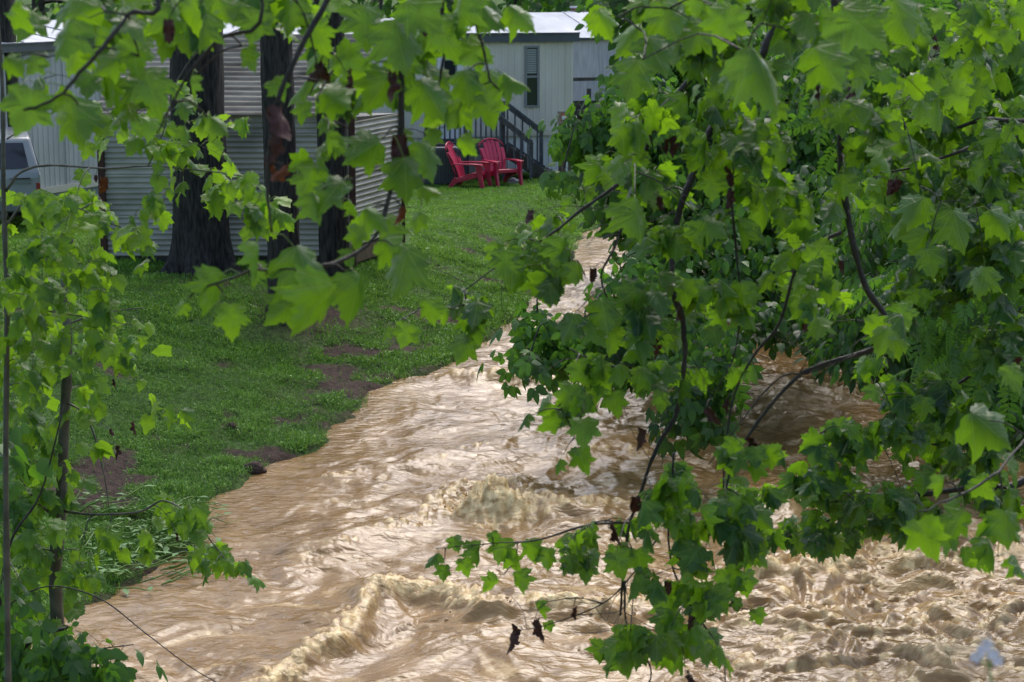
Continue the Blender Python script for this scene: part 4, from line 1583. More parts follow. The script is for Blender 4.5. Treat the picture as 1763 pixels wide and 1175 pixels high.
# ------------------------------------------------------------ big dark trunks beside the shed
def big_trunk(label, x_px, y_px, wpx, flare, lean, seed, top_z=11.5, gp='tall dark trunked trees beside the shed', crown_n=60):
    b = onground(x_px, y_px)
    r0 = wpx / 2 * b[1] / FPX
    t = Tree('shade_tree', label, 'tree', tuple(b), M_FAR, M_BARKW, seed, gp)
    rr = np.random.default_rng(seed)
    # fluted, furrowed column
    nz_, na = 90, 64
    hz = np.concatenate([np.linspace(-.25, 1.2, 40), np.linspace(1.28, top_z - b[2], nz_ - 40)])
    an = np.linspace(0, 2 * math.pi, na, endpoint=False)
    H, A_ = np.meshgrid(hz, an, indexing='ij')
    taper = 1 - .012 * np.clip(H, 0, 20)
    fl = 1 + flare * np.exp(-np.clip(H, -.3, 9) / .28) * (.75 + .45 * np.sin(A_ * 5 + seed) + .25 * np.sin(A_ * 9 + 2 * seed))
    fur = .022 * (np.abs(perlin(A_ * 6.5 + .6 * np.sin(H * 2), H * 1.1, seed)) + .6 * np.abs(perlin(A_ * 13, H * 3.4, seed + 1)))
    # wrap seam hides in the furrows
    R = r0 * taper * fl * (1 + .05 * np.sin(A_ * 3 + H * .7 + seed)) + fur
    X = R * np.cos(A_) + lean * H; Yy = R * np.sin(A_)
    V = np.stack([X, Yy, H], -1).reshape(-1, 3)
    i = np.arange(nz_ * na).reshape(nz_, na)
    F = np.stack([i[:-1], np.roll(i, -1, 1)[:-1], np.roll(i, -1, 1)[1:], i[1:]], -1).reshape(-1, 4)
    link_mesh('trunk', np_mesh('trunk', V, F), M_BARKW, t.e)
    top = b + np.array([lean * (top_z - b[2]), 0, top_z - b[2]])
    t.branch([top - np.array([0, 0, 1.5]), top, top + np.array([0, 0, 2])], r0 * .5, r0 * .3, 8)
    for k in range(7):
        a = k * 2 * math.pi / 7 + seed
        st = top + np.array([0, 0, -1.2 + k * .4])
        t.branch([st, st + np.array([math.cos(a) * 1.2, math.sin(a) * 1.2, .9]), st + np.array([math.cos(a) * 2.8, math.sin(a) * 2.8, 1.4])], r0 * .25, .03, 6, wob=.1)
    for k in range(crown_n):
        a = rr.random() * 6.28; q = 3.2 * math.sqrt(rr.random())
        t.shoot(top + np.array([q * math.cos(a), q * math.sin(a), rr.uniform(-.6, 3)]), 22, .16, 'elm', .5, r0=.012, spread=4, tail=.8, peti=False)
    return t.build()


def bark_wet():
    m = mat('furrowed_wet_bark', (.048, .044, .038), .65, .25, (.007, .007, .007), 5, stretch=(5, 5, .9), bump=.9, bscale=12)
    return m


M_BARKW = bark_wet()
big_trunk('large dark tree trunk with flared base in front of the corrugated shed', 350, 468, 92, .55, -.0, 3)
big_trunk('dark tree trunk right of the flared one, nearer the creek', 492, 545, 54, .45, -.012, 8)
big_trunk('dark tree trunk at the shed corner, mostly behind leaves', 576, 500, 50, .3, .0, 14)
big_trunk('dark tree trunk at the left edge beyond the silver car', 12, 372, 62, .2, .0, 21)

# ------------------------------------------------------------ sycamore overhead on the left bank: big close leaves
SY1 = Tree('sycamore_tree', 'overhanging sycamore with the largest close leaves across the upper left', 'tree', (-4.6, 5.2, 0.0), M_SYC, seed=31)
SY1.dens = .62; SY1.ls = .60
SY1.branch([(-4.6, 5.2, -.2), (-4.55, 5.2, 3), (-4.3, 5.2, 5.6), (-3.9, 5.1, 7.3)], .19, .11, 12, True)
limb = SY1.branch([(-3.95, 5.1, 7.1), (-2.6, 5.0, 6.9), (-1.2, 4.9, 6.45), (-.3, 4.8, 6.2), (.5, 4.9, 6.0), (1.0, 5.3, 5.9)], .09, .02, 10, wob=.03)
def hang(t, lp, pts, r0, r1, **kw):
    a, _ = t.near(np.array(lp, float))
    return t.branch([a] + A3(*pts), r0, r1, 6, wob=.02, **kw)
hang(SY1, (-.6, 4.7, 6.3), [(580, -60, 4.7), (565, 0, 4.65), (495, 140, 4.6), (470, 240, 4.6), (462, 330, 4.6), (468, 400, 4.6)], .009, .003)
hang(SY1, (-.2, 4.9, 6.2), [(715, -40, 5.0), (695, 60, 5.0), (690, 220, 5.0), (682, 290, 5.0), (662, 370, 4.95), (630, 430, 4.9), (560, 462, 4.8), (500, 470, 4.7), (430, 470, 4.6), (340, 500, 4.6)], .009, .003)
hang(SY1, (-.4, 4.9, 6.3), [(650, -40, 5.1), (625, 60, 5.1), (580, 112, 5.1), (545, 180, 5.0), (600, 220, 5.0)], .006, .002)
hang(SY1, (-1.2, 4.7, 6.4), [(250, -60, 4.4), (210, 30, 4.35), (150, 110, 4.3), (90, 170, 4.3), (40, 190, 4.3)], .007, .003)
hang(SY1, (-1.0, 4.7, 6.4), [(440, -40, 4.7), (370, 70, 4.7), (310, 150, 4.7), (270, 230, 4.7)], .006, .002)
hang(SY1, (.3, 5.1, 6.0), [(815, -30, 5.2), (820, 40, 5.2), (835, 92, 5.2), (846, 140, 5.2), (870, 165, 5.2)], .006, .002)
hang(SY1, (.0, 5.0, 6.0), [(770, -30, 5.3), (770, 60, 5.3), (755, 150, 5.3), (735, 230, 5.3), (730, 300, 5.3)], .006, .002)
HL = [(45, 185, 125, -20, .55, 4.3), (125, 205, 120, 15, .4, 4.35), (165, 212, 90, 50, .95, 4.4), (110, 60, 115, -25, .45, 4.3), (232, 95, 105, 10, .8, 4.5), (262, 150, 120, 30, .35, 4.5),
      (225, 40, 90, 60, .35, 4.4), (190, 110, 80, -60, .5, 4.5), (300, 30, 100, 20, .5, 4.6), (345, 45, 90, -30, .3, 4.6), (150, 20, 90, -70, .5, 4.4), (60, 110, 60, -40, .6, 4.6),
      (20, 110, 60, 40, .5, 4.6), (385, 15, 80, 30, .5, 4.7), (500, 20, 90, -20, .55, 4.8), (545, 60, 90, 20, .6, 4.8), (575, 170, 90, 60, .85, 4.8), (520, 190, 60, -20, .8, 4.8), (478, 150, 60, 40, .75, 4.8),
      (600, 100, 90, 70, .5, 4.9), (630, 40, 120, 10, .35, 5.0), (690, 70, 140, 20, .3, 4.9), (725, 25, 130, 50, .5, 4.9), (660, 150, 110, -30, .3, 4.9), (620, 130, 80, -10, .75, 5.0),
      (375, 500, 118, -12, .15, 4.6), (398, 548, 88, 8, .75, 4.6), (312, 530, 42, -40, .95, 4.6), (450, 440, 92, 25, .95, 4.6), (430, 470, 70, -10, .8, 4.7), (528, 458, 150, 35, .25, 4.6), (552, 525, 165, -28, .9, 4.5),
      (495, 530, 110, -50, .12, 4.65), (618, 505, 130, 5, .5, 4.7), (690, 462, 135, -20, .2, 4.8), (672, 430, 90, 30, .6, 4.9), (645, 370, 80, 60, .8, 4.9), (570, 330, 110, -50, .3, 4.8), (545, 350, 80, 30, .5, 4.8),
      (630, 258, 105, -60, .4, 4.8), (700, 300, 110, 10, .3, 4.9), (735, 270, 105, 25, .25, 5.0), (740, 325, 60, 80, .95, 5.1), (560, 240, 60, -20, .85, 4.9), (740, 160, 110, 40, .25, 5.0), (800, 145, 90, 10, .4, 5.1),
      (690, 120, 100, -45, .35, 5.0), (765, 60, 110, 30, .4, 5.1), (790, 15, 110, -20, .45, 5.1), (845, 25, 90, 50, .5, 5.2), (895, 22, 85, 60, .95, 5.2), (815, 90, 90, -60, .5, 5.2), (840, 150, 110, 10, .45, 5.2),
      (885, 135, 80, 70, .9, 5.2), (790, 190, 100, -30, .9, 5.2), (755, 210, 80, -70, .8, 5.2), (840, 185, 90, 10, .5, 5.1), (800, 250, 60, 40, .8, 5.2), (745, 235, 50, -10, .9, 5.2), (720, 380, 50, -20, .4, 5.2),
      (30, 30, 80, 20, .5, 4.7), (430, 100, 70, 20, .7, 4.8), (440, 40, 90, -10, .45, 4.7), (375, 210, 60, 60, .8, 4.9), (325, 145, 60, -20, .6, 4.9), (320, 230, 50, 20, .7, 4.9)]
for px, py, sp_, an_, ti, Y in HL: SY1.hero(px, py, sp_ * .98, an_, Y, ti)
SY1.cluster(300, 15, 290, 45, 5.4, .5, 34, .14, (3, 5), tint=.55)
SY1.cluster(640, 90, 150, 110, 5.7, .4, 26, .14, (3, 5), tint=.5)
SY1.cluster(760, 15, 120, 30, 5.8, .3, 14, .14, (3, 5), tint=.5)
SY1.cluster(620, 330, 70, 110, 5.3, .3, 9, .13, (2, 4), tint=.5)
SY1.cluster(160, 120, 130, 70, 5.2, .3, 12, .14, (2, 4), tint=.5)
for q in [(470, 190, 4.6, .085, 0, 0), (482, 225, 4.6, .08, 15, 0), (688, 235, 4.95, .08, 0, 0), (680, 125, 4.9, .07, -10, 0), (565, 118, 4.9, .06, 60, 0), (548, 112, 4.9, .05, 20, 0), (500, 292, 4.6, .055, 50, 1),
          (463, 270, 4.6, .045, 0, 1), (695, 362, 5.0, .05, 10, 1), (595, 125, 4.9, .06, 30, 0), (290, 35, 4.6, .05, 0, 0), (735, 20, 5.0, .06, 0, 0)]:
    SY1.withered(*q[:4], q[4], bool(q[5]))
SY1.build()

# ------------------------------------------------------------ slender young sycamores on the near left bank
SB = Tree('young_sycamore', 'slender young sycamore at the left edge with one long level branch reaching over the shed', 'tree', (-2.33, 9.2, .1), M_YOUNG, M_BARKG, 41)
SB.dens = .68; SB.ls = .66
SB.branch([(-2.33, 9.2, -.4)] + A3((16, 1500, 9.2), (14, 1175, 9.1), (10, 800, 9.0), (12, 550, 9.0), (6, 330, 9.0), (4, 150, 9.0), (-10, -60, 9.0)), .018, .008, 8, True)
for pts, r0 in [([(10, 330, 9), (35, 298, 9), (80, 286, 8.95), (170, 290, 8.9), (260, 286, 8.9), (340, 292, 8.9), (430, 305, 8.8)], .008),
                ([(255, 286, 8.9), (280, 230, 8.9), (300, 150, 8.9), (345, 85, 8.9), (430, 42, 8.9)], .004),
                ([(10, 390, 9), (50, 345, 9), (130, 355, 8.9), (190, 385, 8.8), (260, 410, 8.8)], .006),
                ([(12, 600, 9), (60, 540, 8.9), (140, 545, 8.9), (230, 560, 8.8)], .005),
                ([(12, 240, 9), (60, 210, 9.1), (140, 170, 9.1)], .004)]:
    SB.branch(A3(*pts), r0, .002, 5, wob=.02)
for a_ in [(235, 225, 70, 30, 10, .7), (310, 300, 80, 60, 14, .7), (400, 320, 60, 50, 18, .75), (250, 350, 60, 30, 9, .8), (390, 225, 60, 30, 8, .65), (455, 330, 40, 60, 9, .6),
           (110, 360, 80, 25, 9, .75), (190, 400, 70, 30, 12, .75), (260, 430, 30, 20, 3, .7), (70, 400, 70, 40, 10, .7), (60, 470, 80, 60, 26, .7), (150, 470, 60, 40, 10, .6), (210, 560, 60, 50, 12, .7),
           (70, 560, 90, 60, 26, .65), (40, 640, 50, 60, 14, .6), (60, 340, 60, 30, 7, .7), (300, 200, 50, 50, 7, .6), (130, 280, 40, 15, 2, .8), (430, 370, 40, 30, 6, .6)]:
    cx, cy, rx, ry, n_, ti = a_
    SB.cluster(cx, cy, rx, ry, 8.9, .35, n_, .135, (2, 4), 'young', ti, droop=(.3, 1.3))
for q in [(180, 308, 8.9, .075, 0, 1), (165, 302, 8.9, .03, 0, 0), (240, 190, 9, .04, 0, 0)]: SB.withered(*q[:4], q[4], bool(q[5]))
SB.build()

SC = Tree('young_sycamore', 'young sycamore with pale grey stem standing at the flooded bank edge, lower left', 'tree', (-2.95, 13.0, 0.0), M_YOUNG, M_BARKG, 43)
SC.dens = 1.0; SC.ls = .78
SC.branch([(-2.95, 13.0, -.5)] + A3((98, 1060, 13), (106, 850, 13), (112, 700, 13), (118, 600, 13), (110, 480, 13), (125, 400, 13)), .052, .018, 8, True)
for pts, r0 in [([(110, 690, 13), (150, 720, 12.9), (175, 800, 12.8), (188, 875, 12.8)], .010),
                ([(106, 880, 13), (170, 885, 12.8), (240, 880, 12.8), (285, 862, 12.7), (330, 890, 12.6), (370, 940, 12.6), (405, 985, 12.6)], .010),
                ([(112, 640, 13), (60, 600, 13), (20, 560, 13)], .01), ([(108, 780, 13), (60, 740, 13), (10, 700, 13)], .01),
                ([(106, 900, 13), (60, 860, 12.9), (20, 800, 12.9)], .012), ([(112, 560, 13), (170, 540, 13), (250, 530, 12.9)], .008),
                ([(104, 950, 13), (60, 940, 13), (0, 900, 13)], .01), ([(110, 660, 13), (135, 600, 12.9), (180, 560, 12.9), (215, 600, 12.9)], .008)]:
    SC.branch(A3(*pts), r0, .003, 5, wob=.015)
for a_ in [(40, 620, 60, 60, 22, .6), (140, 690, 40, 30, 7, .75), (50, 740, 60, 60, 20, .5), (30, 860, 45, 60, 15, .45), (90, 820, 50, 40, 7, .5), (40, 960, 50, 60, 18, .45),
           (130, 600, 60, 40, 9, .65), (220, 600, 40, 30, 6, .7), (150, 1000, 40, 50, 9, .45), (320, 880, 40, 25, 6, .6), (350, 965, 30, 25, 6, .45), (400, 965, 22, 30, 5, .4),
           (230, 930, 50, 30, 5, .7), (40, 1080, 60, 60, 20, .4), (290, 700, 25, 25, 2, .7), (190, 790, 30, 20, 2, .7), (90, 900, 60, 50, 7, .5)]:
    cx, cy, rx, ry, n_, ti = a_
    SC.cluster(cx, cy, rx, ry, 12.9, .5, n_, .155, (2, 5), 'young', ti, droop=(.4, 1.3))
for q in [(210, 612, 12.9, .07, 0), (194, 655, 12.9, .06, 0), (226, 728, 12.8, .08, 0), (205, 768, 12.8, .09, 0), (190, 740, 12.8, .05, 0), (302, 920, 12.7, .07, 0), (240, 555, 12.9, .06, 0)]: SC.withered(*q)
SC.build()

BX = Tree('box_elder_shrub', 'low box elder shrub with compound leaves over the water in the bottom left corner', 'shrub', (-2.7, 11.0, .1), M_DARKL, M_BARK, 47)
BX.branch([(-2.7, 11.0, -.3)] + A3((40, 1300, 11), (30, 1150, 11), (60, 1100, 11), (120, 1080, 11)), .02, .008, 6)
BX.branch(A3((38, 1270, 11), (20, 1180, 11), (0, 1050, 11), (20, 930, 11), (70, 850, 11), (110, 700, 11)), .014, .004, 5)
BX.branch(A3((0, 1050, 11), (80, 1010, 11), (170, 1030, 11), (250, 1090, 11), (330, 1150, 11), (400, 1190, 11)), .005, .0025, 5)
BX.branch(A3((38, 1270, 11), (45, 1220, 11), (90, 1140, 11), (160, 1120, 10.9), (230, 1110, 10.8)), .010, .003, 5, wob=.03)
BX.cluster(110, 1130, 110, 45, 10.9, .3, 34, .17, (2, 4), 'box', .35, peti=False, droop=(.2, .9))
BX.cluster(30, 1080, 40, 80, 10.9, .3, 18, .17, (2, 4), 'box', .3, peti=False, droop=(.2, .9))
BX.cluster(30, 780, 35, 60, 10.9, .3, 9, .13, (2, 3), 'elm', .35, droop=(.2, 1.0))
BX.build()

# ------------------------------------------------------------ overhanging sycamore in the centre right
SY2 = Tree('sycamore_tree', 'overhanging sycamore whose dark drooping branches hang over mid creek, centre right', 'tree', (4.9, 6.6, 0.1), M_SYC, seed=53)
SY2.dens = .62; SY2.ls = .62
SY2.branch([(4.9, 6.6, -.3), (4.8, 6.6, 3), (4.3, 6.6, 6), (3.9, 6.6, 8.0)], .24, .15, 12, True)
SY2.branch([(3.95, 6.6, 7.8), (3.0, 6.6, 7.5), (2.0, 6.7, 6.9), (1.2, 6.8, 6.4), (.6, 7.0, 6.2)], .10, .03, 10, wob=.03)
SY2.branch([(3.95, 6.6, 7.2), (3.1, 5.6, 6.9), (1.8, 4.9, 6.4), (.9, 4.6, 6.1)], .06, .015, 8, wob=.03)
CB = [([(1500, -150, 7), (1440, -30, 7), (1450, 120, 7), (1448, 250, 7), (1460, 380, 7), (1488, 490, 7), (1528, 555, 7), (1505, 600, 7), (1420, 625, 7), (1370, 650, 7), (1310, 720, 7), (1265, 790, 7), (1245, 860, 7)], .022, .005),
      ([(1400, -120, 7.2), (1330, 60, 7.2), (1280, 150, 7.2), (1225, 220, 7.2), (1182, 320, 7.1), (1160, 400, 7.1), (1155, 500, 7.0), (1175, 560, 7), (1178, 640, 7), (1160, 720, 7), (1125, 780, 7), (1095, 860, 7), (1075, 930, 7), (1068, 1060, 7)], .024, .005),
      ([(1330, -100, 7), (1250, 60, 7), (1175, 150, 7), (1130, 200, 7), (1105, 280, 7), (1060, 320, 7), (1000, 365, 7), (940, 410, 7), (870, 450, 7), (800, 500, 7)], .017, .003),
      ([(1240, 240, 7.1), (1256, 330, 7), (1268, 450, 7), (1275, 520, 7), (1262, 620, 7), (1215, 700, 7)], .007, .003),
      ([(1450, 400, 7), (1400, 425, 7), (1370, 470, 7), (1340, 560, 7), (1300, 610, 7), (1265, 680, 7), (1250, 770, 7), (1245, 850, 7)], .010, .004),
      ([(1160, 780, 7), (1150, 930, 7), (1175, 1020, 7), (1240, 1120, 7), (1250, 1180, 7)], .006, .003),
      ([(1090, 900, 7), (1010, 905, 7.2), (930, 930, 7.3), (850, 935, 7.3), (750, 945, 7.3)], .007, .002),
      ([(1130, 930, 7), (1090, 990, 7), (1040, 1040, 7), (950, 1075, 7), (900, 1085, 7)], .005, .002),
      ([(1075, 1000, 7), (1080, 1080, 7), (1120, 1150, 7), (1110, 1200, 7)], .006, .003),
      ([(1500, 600, 7), (1400, 640, 7), (1330, 660, 7), (1220, 800, 7)], .005, .003),
      ([(1100, 300, 7), (1060, 420, 7), (1035, 480, 7), (1060, 560, 7), (1030, 640, 7), (960, 700, 7)], .007, .003),
      ([(1180, 640, 7), (1100, 640, 7), (1020, 620, 7), (980, 600, 7)], .006, .003)]
for pts, r0, r1 in CB: SY2.branch(A3(*pts), r0 * .75, r1 * .8, 7, wob=.012)
SY2.nb = len(SY2.sk); SY2.bare_twigs(110, .08, .38)
HC = [(1320, 115, 170, 40, .3, 4.6), (1420, 110, 130, 30, .35, 4.6), (1265, 125, 110, -30, .35, 4.8), (1090, 130, 110, -15, .55, 5.4), (1130, 90, 110, 30, .4, 5.5), (1085, 60, 90, -50, .9, 5.6), (1040, 35, 80, 30, .95, 5.6),
      (1100, 370, 110, 15, .15, 6.2), (1150, 30, 110, 20, .5, 5.6), (1200, 60, 100, -30, .4, 5.6), (1480, 40, 150, 50, .35, 5.0), (1550, 30, 120, 20, .4, 5.2), (1250, 40, 110, -10, .45, 5.3),
      (1265, 650, 55, -10, .6, 7), (1300, 640, 60, 20, .7, 7), (1390, 520, 50, 60, .95, 7), (1540, 590, 75, 15, .95, 7), (1510, 560, 60, 60, .8, 7), (1025, 570, 80, 40, .6, 6.6), (980, 560, 80, -30, .1, 6.6), (1040, 540, 90, 10, .15, 6.6),
      (980, 680, 75, -20, .5, 6.8), (950, 730, 60, -50, .45, 6.8), (900, 720, 50, -60, .4, 6.8), (1000, 790, 75, 10, .2, 6.8), (960, 800, 40, -30, .8, 6.8), (1000, 640, 70, 30, .7, 6.8), (930, 490, 90, 10, .12, 6.9), (890, 480, 70, -20, .3, 6.9),
      (940, 440, 80, 20, .15, 6.9), (800, 600, 75, -25, .35, 6.9), (770, 545, 40, 0, .8, 6.9), (820, 570, 60, 20, .1, 6.9), (660, 570, 40, -40, .85, 6.6), (700, 575, 65, -20, .85, 6.6), (735, 530, 70, 10, .2, 6.7), (860, 430, 60, 20, .4, 7),
      (745, 960, 50, -60, .2, 7.3), (765, 985, 45, 0, .15, 7.3), (785, 935, 45, 20, .35, 7.3), (800, 975, 50, 10, .5, 7.3), (828, 950, 65, 5, .2, 7.3), (862, 945, 70, -10, .55, 7.3), (880, 965, 60, 30, .4, 7.3), (893, 1000, 62, 15, .1, 7.3),
      (848, 1008, 55, -50, .85, 7.3), (915, 945, 60, 10, .3, 7.3), (945, 960, 60, 0, .5, 7.3), (850, 925, 35, 30, .15, 7.3), (975, 940, 60, 40, .2, 7.3), (1005, 935, 50, 10, .15, 7.3), (925, 1050, 50, 10, .45, 7), (945, 1078, 30, 20, .7, 7),
      (1065, 970, 75, 20, .15, 6.6), (1100, 1000, 60, -10, .25, 6.8), (1225, 1100, 60, 30, .15, 7), (1305, 1060, 45, 20, .2, 7), (1270, 1040, 40, 0, .15, 7), (1085, 1140, 70, 10, .75, 6.6), (1155, 1110, 80, 20, .5, 6.8),
      (1210, 1030, 80, 30, .5, 6.8), (1180, 920, 90, -20, .45, 6.8), (1260, 900, 100, 20, .35, 6.6), (1310, 890, 80, 50, .45, 6.8), (1120, 870, 60, -20, .4, 6.8), (1300, 130, 90, 10, .3, 5.0), (1230, 390, 70, 60, .4, 6.5)]
for px, py, sp_, an_, ti, Y in HC: SY2.hero(px, py, sp_, an_, Y, ti)
for a_ in [(1150, 40, 130, 60, 6.3, 26, .5, .16), (1340, 60, 160, 80, 6.3, 34, .45, .16), (1200, 200, 130, 90, 7, 30, .5, .15), (1100, 260, 70, 70, 7.1, 12, .5, .15), (1400, 230, 150, 80, 7, 26, .5, .15),
           (1320, 350, 140, 70, 7.2, 22, .45, .15), (1130, 370, 60, 60, 7.2, 16, .35, .15), (930, 450, 70, 45, 7, 12, .25, .15), (820, 520, 60, 40, 7, 8, .35, .14), (1130, 520, 80, 60, 7, 18, .45, .15),
           (1380, 470, 70, 70, 7, 14, .6, .15), (1250, 520, 70, 60, 7.1, 12, .5, .14), (1050, 640, 80, 55, 6.9, 13, .6, .14), (980, 700, 60, 40, 6.9, 8, .4, .14), (1170, 640, 50, 40, 7, 5, .5, .12),
           (1120, 600, 60, 40, 7, 8, .4, .15), (1500, 560, 60, 50, 7, 9, .8, .14), (1200, 860, 90, 50, 6.9, 18, .5, .15), (1300, 890, 80, 50, 6.9, 18, .35, .15), (1090, 930, 50, 45, 6.9, 8, .3, .14),
           (1200, 990, 90, 60, 6.9, 17, .6, .15), (1170, 1090, 100, 60, 6.9, 18, .65, .15), (1080, 1130, 70, 45, 6.9, 12, .65, .14), (1290, 790, 50, 60, 7, 8, .4, .14), (1180, 770, 40, 50, 7, 4, .5, .12),
           (930, 380, 60, 40, 7.4, 8, .6, .12), (1000, 940, 60, 30, 7.2, 8, .3, .13), (1520, 120, 120, 110, 6.8, 26, .5, .15), (1650, 60, 120, 70, 7.4, 18, .5, .15)]:
    cx, cy, rx, ry, Y, n_, ti, sz = a_
    SY2.cluster(cx, cy, rx, ry, Y, .35, n_, sz, (2, 5), 'syc', ti, droop=(.5, 1.35))
for q in [(1108, 555, 6.9, .10, 0), (1125, 570, 6.9, .10, 10), (1175, 530, 6.9, .07, 0), (1160, 235, 7, .07, 0), (1145, 240, 7, .06, 0), (1255, 285, 7, .07, 5), (1282, 262, 7, .06, 0), (1290, 270, 7, .06, 20),
          (1108, 738, 6.9, .08, 0), (1215, 705, 6.9, .07, 40), (1290, 760, 6.8, .08, 0), (1250, 690, 7, .05, 0), (893, 1080, 7, .10, 0), (920, 1068, 7, .08, 0), (1047, 905, 6.8, .09, 0), (990, 452, 6.9, .06, 0), (1022, 462, 6.9, .05, 0),
          (915, 365, 6.9, .05, 0), (1196, 1060, 6.8, .09, 0), (1170, 950, 6.8, .05, 0), (1095, 860, 6.8, .07, 0), (1110, 870, 6.8, .06, 0), (1260, 330, 7, .06, 0), (1100, 505, 6.9, .06, 0), (1135, 340, 7, .05, 0), (988, 1045, 7, .05, 0),
          (1210, 175, 7, .08, 40), (1275, 520, 7, .06, 0), (1180, 1160, 6.8, .06, 60), (1405, 150, 6.8, .06, 0), (1330, 360, 7.1, .05, 0), (1470, 150, 6.8, .06, 0), (1150, 1000, 6.8, .05, 0)]:
    SY2.withered(*q)
SY2.build()

# ------------------------------------------------------------ sycamore on the right bank
SY3 = Tree('sycamore_tree', 'sycamore on the right bank whose leafy limbs reach in from the right edge', 'tree', (5.6, 11.2, 0.3), M_SYC, seed=61)
SY3.dens = 1.0; SY3.ls = .64
SY3.branch([(5.6, 11.2, -.3), (5.5, 11.2, 3), (5.3, 11.1, 6), (5.0, 11, 8.5)], .26, .15, 12, True)
RB = [([(1900, 700, 9.8), (1763, 832, 9.6), (1680, 840, 9.6), (1600, 852, 9.5), (1500, 856, 9.4), (1420, 850, 9.3), (1338, 858, 9.2)], .017, .005),
      ([(2050, 150, 10.5), (1900, 190, 10), (1763, 207, 9.8), (1685, 206, 9.6), (1600, 240, 9.6)], .02, .006),
      ([(1850, 200, 10), (1763, 230, 9.8), (1680, 255, 9.6), (1590, 287, 9.4), (1500, 300, 9.3)], .012, .003),
      ([(1900, 500, 10), (1763, 565, 9.6), (1700, 620, 9.5), (1640, 670, 9.5), (1580, 690, 9.4)], .012, .004),
      ([(2000, 300, 10.3), (1850, 420, 10), (1740, 470, 9.6), (1640, 520, 9.4), (1560, 540, 9.3)], .018, .004),
      ([(1720, 845, 9.6), (1690, 790, 9.5), (1640, 770, 9.5), (1540, 760, 9.4), (1440, 745, 9.3)], .008, .003),
      ([(1500, 856, 9.4), (1420, 900, 9.2), (1340, 930, 9.1)], .008, .003),
      ([(1900, 500, 8), (1800, 700, 6.2), (1730, 800, 5.6), (1640, 860, 5.4), (1580, 880, 5.3)], .0045, .002),
      ([(1950, 20, 9.8), (1800, 50, 9.3), (1700, 60, 9.2), (1600, 100, 9.2)], .012, .004)]
for pts, r0, r1 in RB:
    if pts[0][0] > 1763:
        a = at(*pts[0])
        SY3.branch([(5.35, 11.1, max(a[2] + .6, 2.0)), tuple((a + np.array([5.35, 11.1, a[2] + .6])) / 2 + np.array([0, 0, .25]))] + A3(*pts), r0 * 1.8, r1, 7, wob=.012)
    else:
        SY3.branch(A3(*pts), r0, r1, 7, wob=.012)
HR = [(1700, 730, 130, 60, .3, 5.8), (1745, 650, 80, 20, .5, 6.5), (1592, 925, 115, 15, .7, 5.3), (1650, 900, 90, -30, .45, 5.4), (1735, 905, 100, 10, .35, 5.5), (1745, 800, 90, 40, .3, 5.8), (1625, 835, 60, 0, .9, 5.4),
      (1690, 840, 70, 30, .6, 5.5), (1620, 190, 90, 20, .3, 8.8), (1680, 150, 80, -20, .35, 8.8), (1590, 160, 70, -60, .3, 8.8), (1700, 110, 70, 30, .7, 8.8), (1540, 210, 60, 20, .9, 8.8), (1400, 760, 65, -40, .35, 8.9),
      (1470, 740, 60, 60, .4, 8.8), (1510, 675, 55, 20, .7, 8.8), (1560, 745, 50, 70, .95, 8.8), (1590, 700, 60, -10, .25, 8.8), (1500, 890, 60, 20, .2, 9), (1550, 860, 70, -20, .4, 9), (1450, 880, 60, 30, .25, 9), (1395, 895, 60, 0, .2, 9),
      (1440, 780, 50, 30, .6, 9), (1580, 360, 90, -30, .35, 8.5), (1650, 390, 110, 20, .2, 8.4), (1720, 380, 90, 40, .45, 8.4), (1600, 450, 80, 10, .3, 8.4), (1690, 480, 80, -20, .35, 8.4)]
for px, py, sp_, an_, ti, Y in HR: SY3.hero(px, py, sp_, an_, Y, ti)
for a_ in [(1640, 200, 130, 90, 9.6, 44, .4, .17), (1600, 330, 150, 60, 9.6, 26, .45, .17), (1680, 430, 110, 90, 9.3, 46, .35, .18), (1560, 520, 70, 50, 9.4, 14, .5, .16), (1720, 600, 60, 60, 9.4, 20, .35, .17),
           (1600, 690, 90, 50, 9.4, 26, .35, .16), (1480, 750, 80, 35, 9.3, 20, .4, .155), (1640, 780, 90, 45, 9.4, 22, .3, .16), (1450, 830, 90, 30, 9.3, 18, .3, .15), (1540, 880, 90, 40, 9.3, 26, .3, .155),
           (1400, 910, 70, 30, 9.2, 16, .3, .15), (1720, 850, 60, 60, 9.3, 14, .35, .16), (1720, 300, 60, 60, 9.4, 16, .35, .17), (1500, 640, 40, 25, 9.4, 4, .6, .14), (1700, 60, 90, 60, 9.3, 16, .5, .16),
           (1360, 830, 40, 30, 9.2, 5, .3, .14), (1700, 940, 60, 20, 6, 3, .4, .13)]:
    cx, cy, rx, ry, Y, n_, ti, sz = a_
    SY3.cluster(cx, cy, rx, ry, Y, .5, n_, sz, (3, 5), 'syc', ti, droop=(.4, 1.3))
for q in [(1550, 308, 9.2, .09, 30), (1535, 310, 9.2, .07, 0), (1605, 65, 9, .09, 0), (1385, 560, 9.2, .05, 0), (1448, 450, 9.2, .06, 0), (1570, 868, 9, .06, 60), (1755, 620, 7, .07, 0), (1480, 740, 9, .04, 0)]: SY3.withered(*q)
SY3.build()


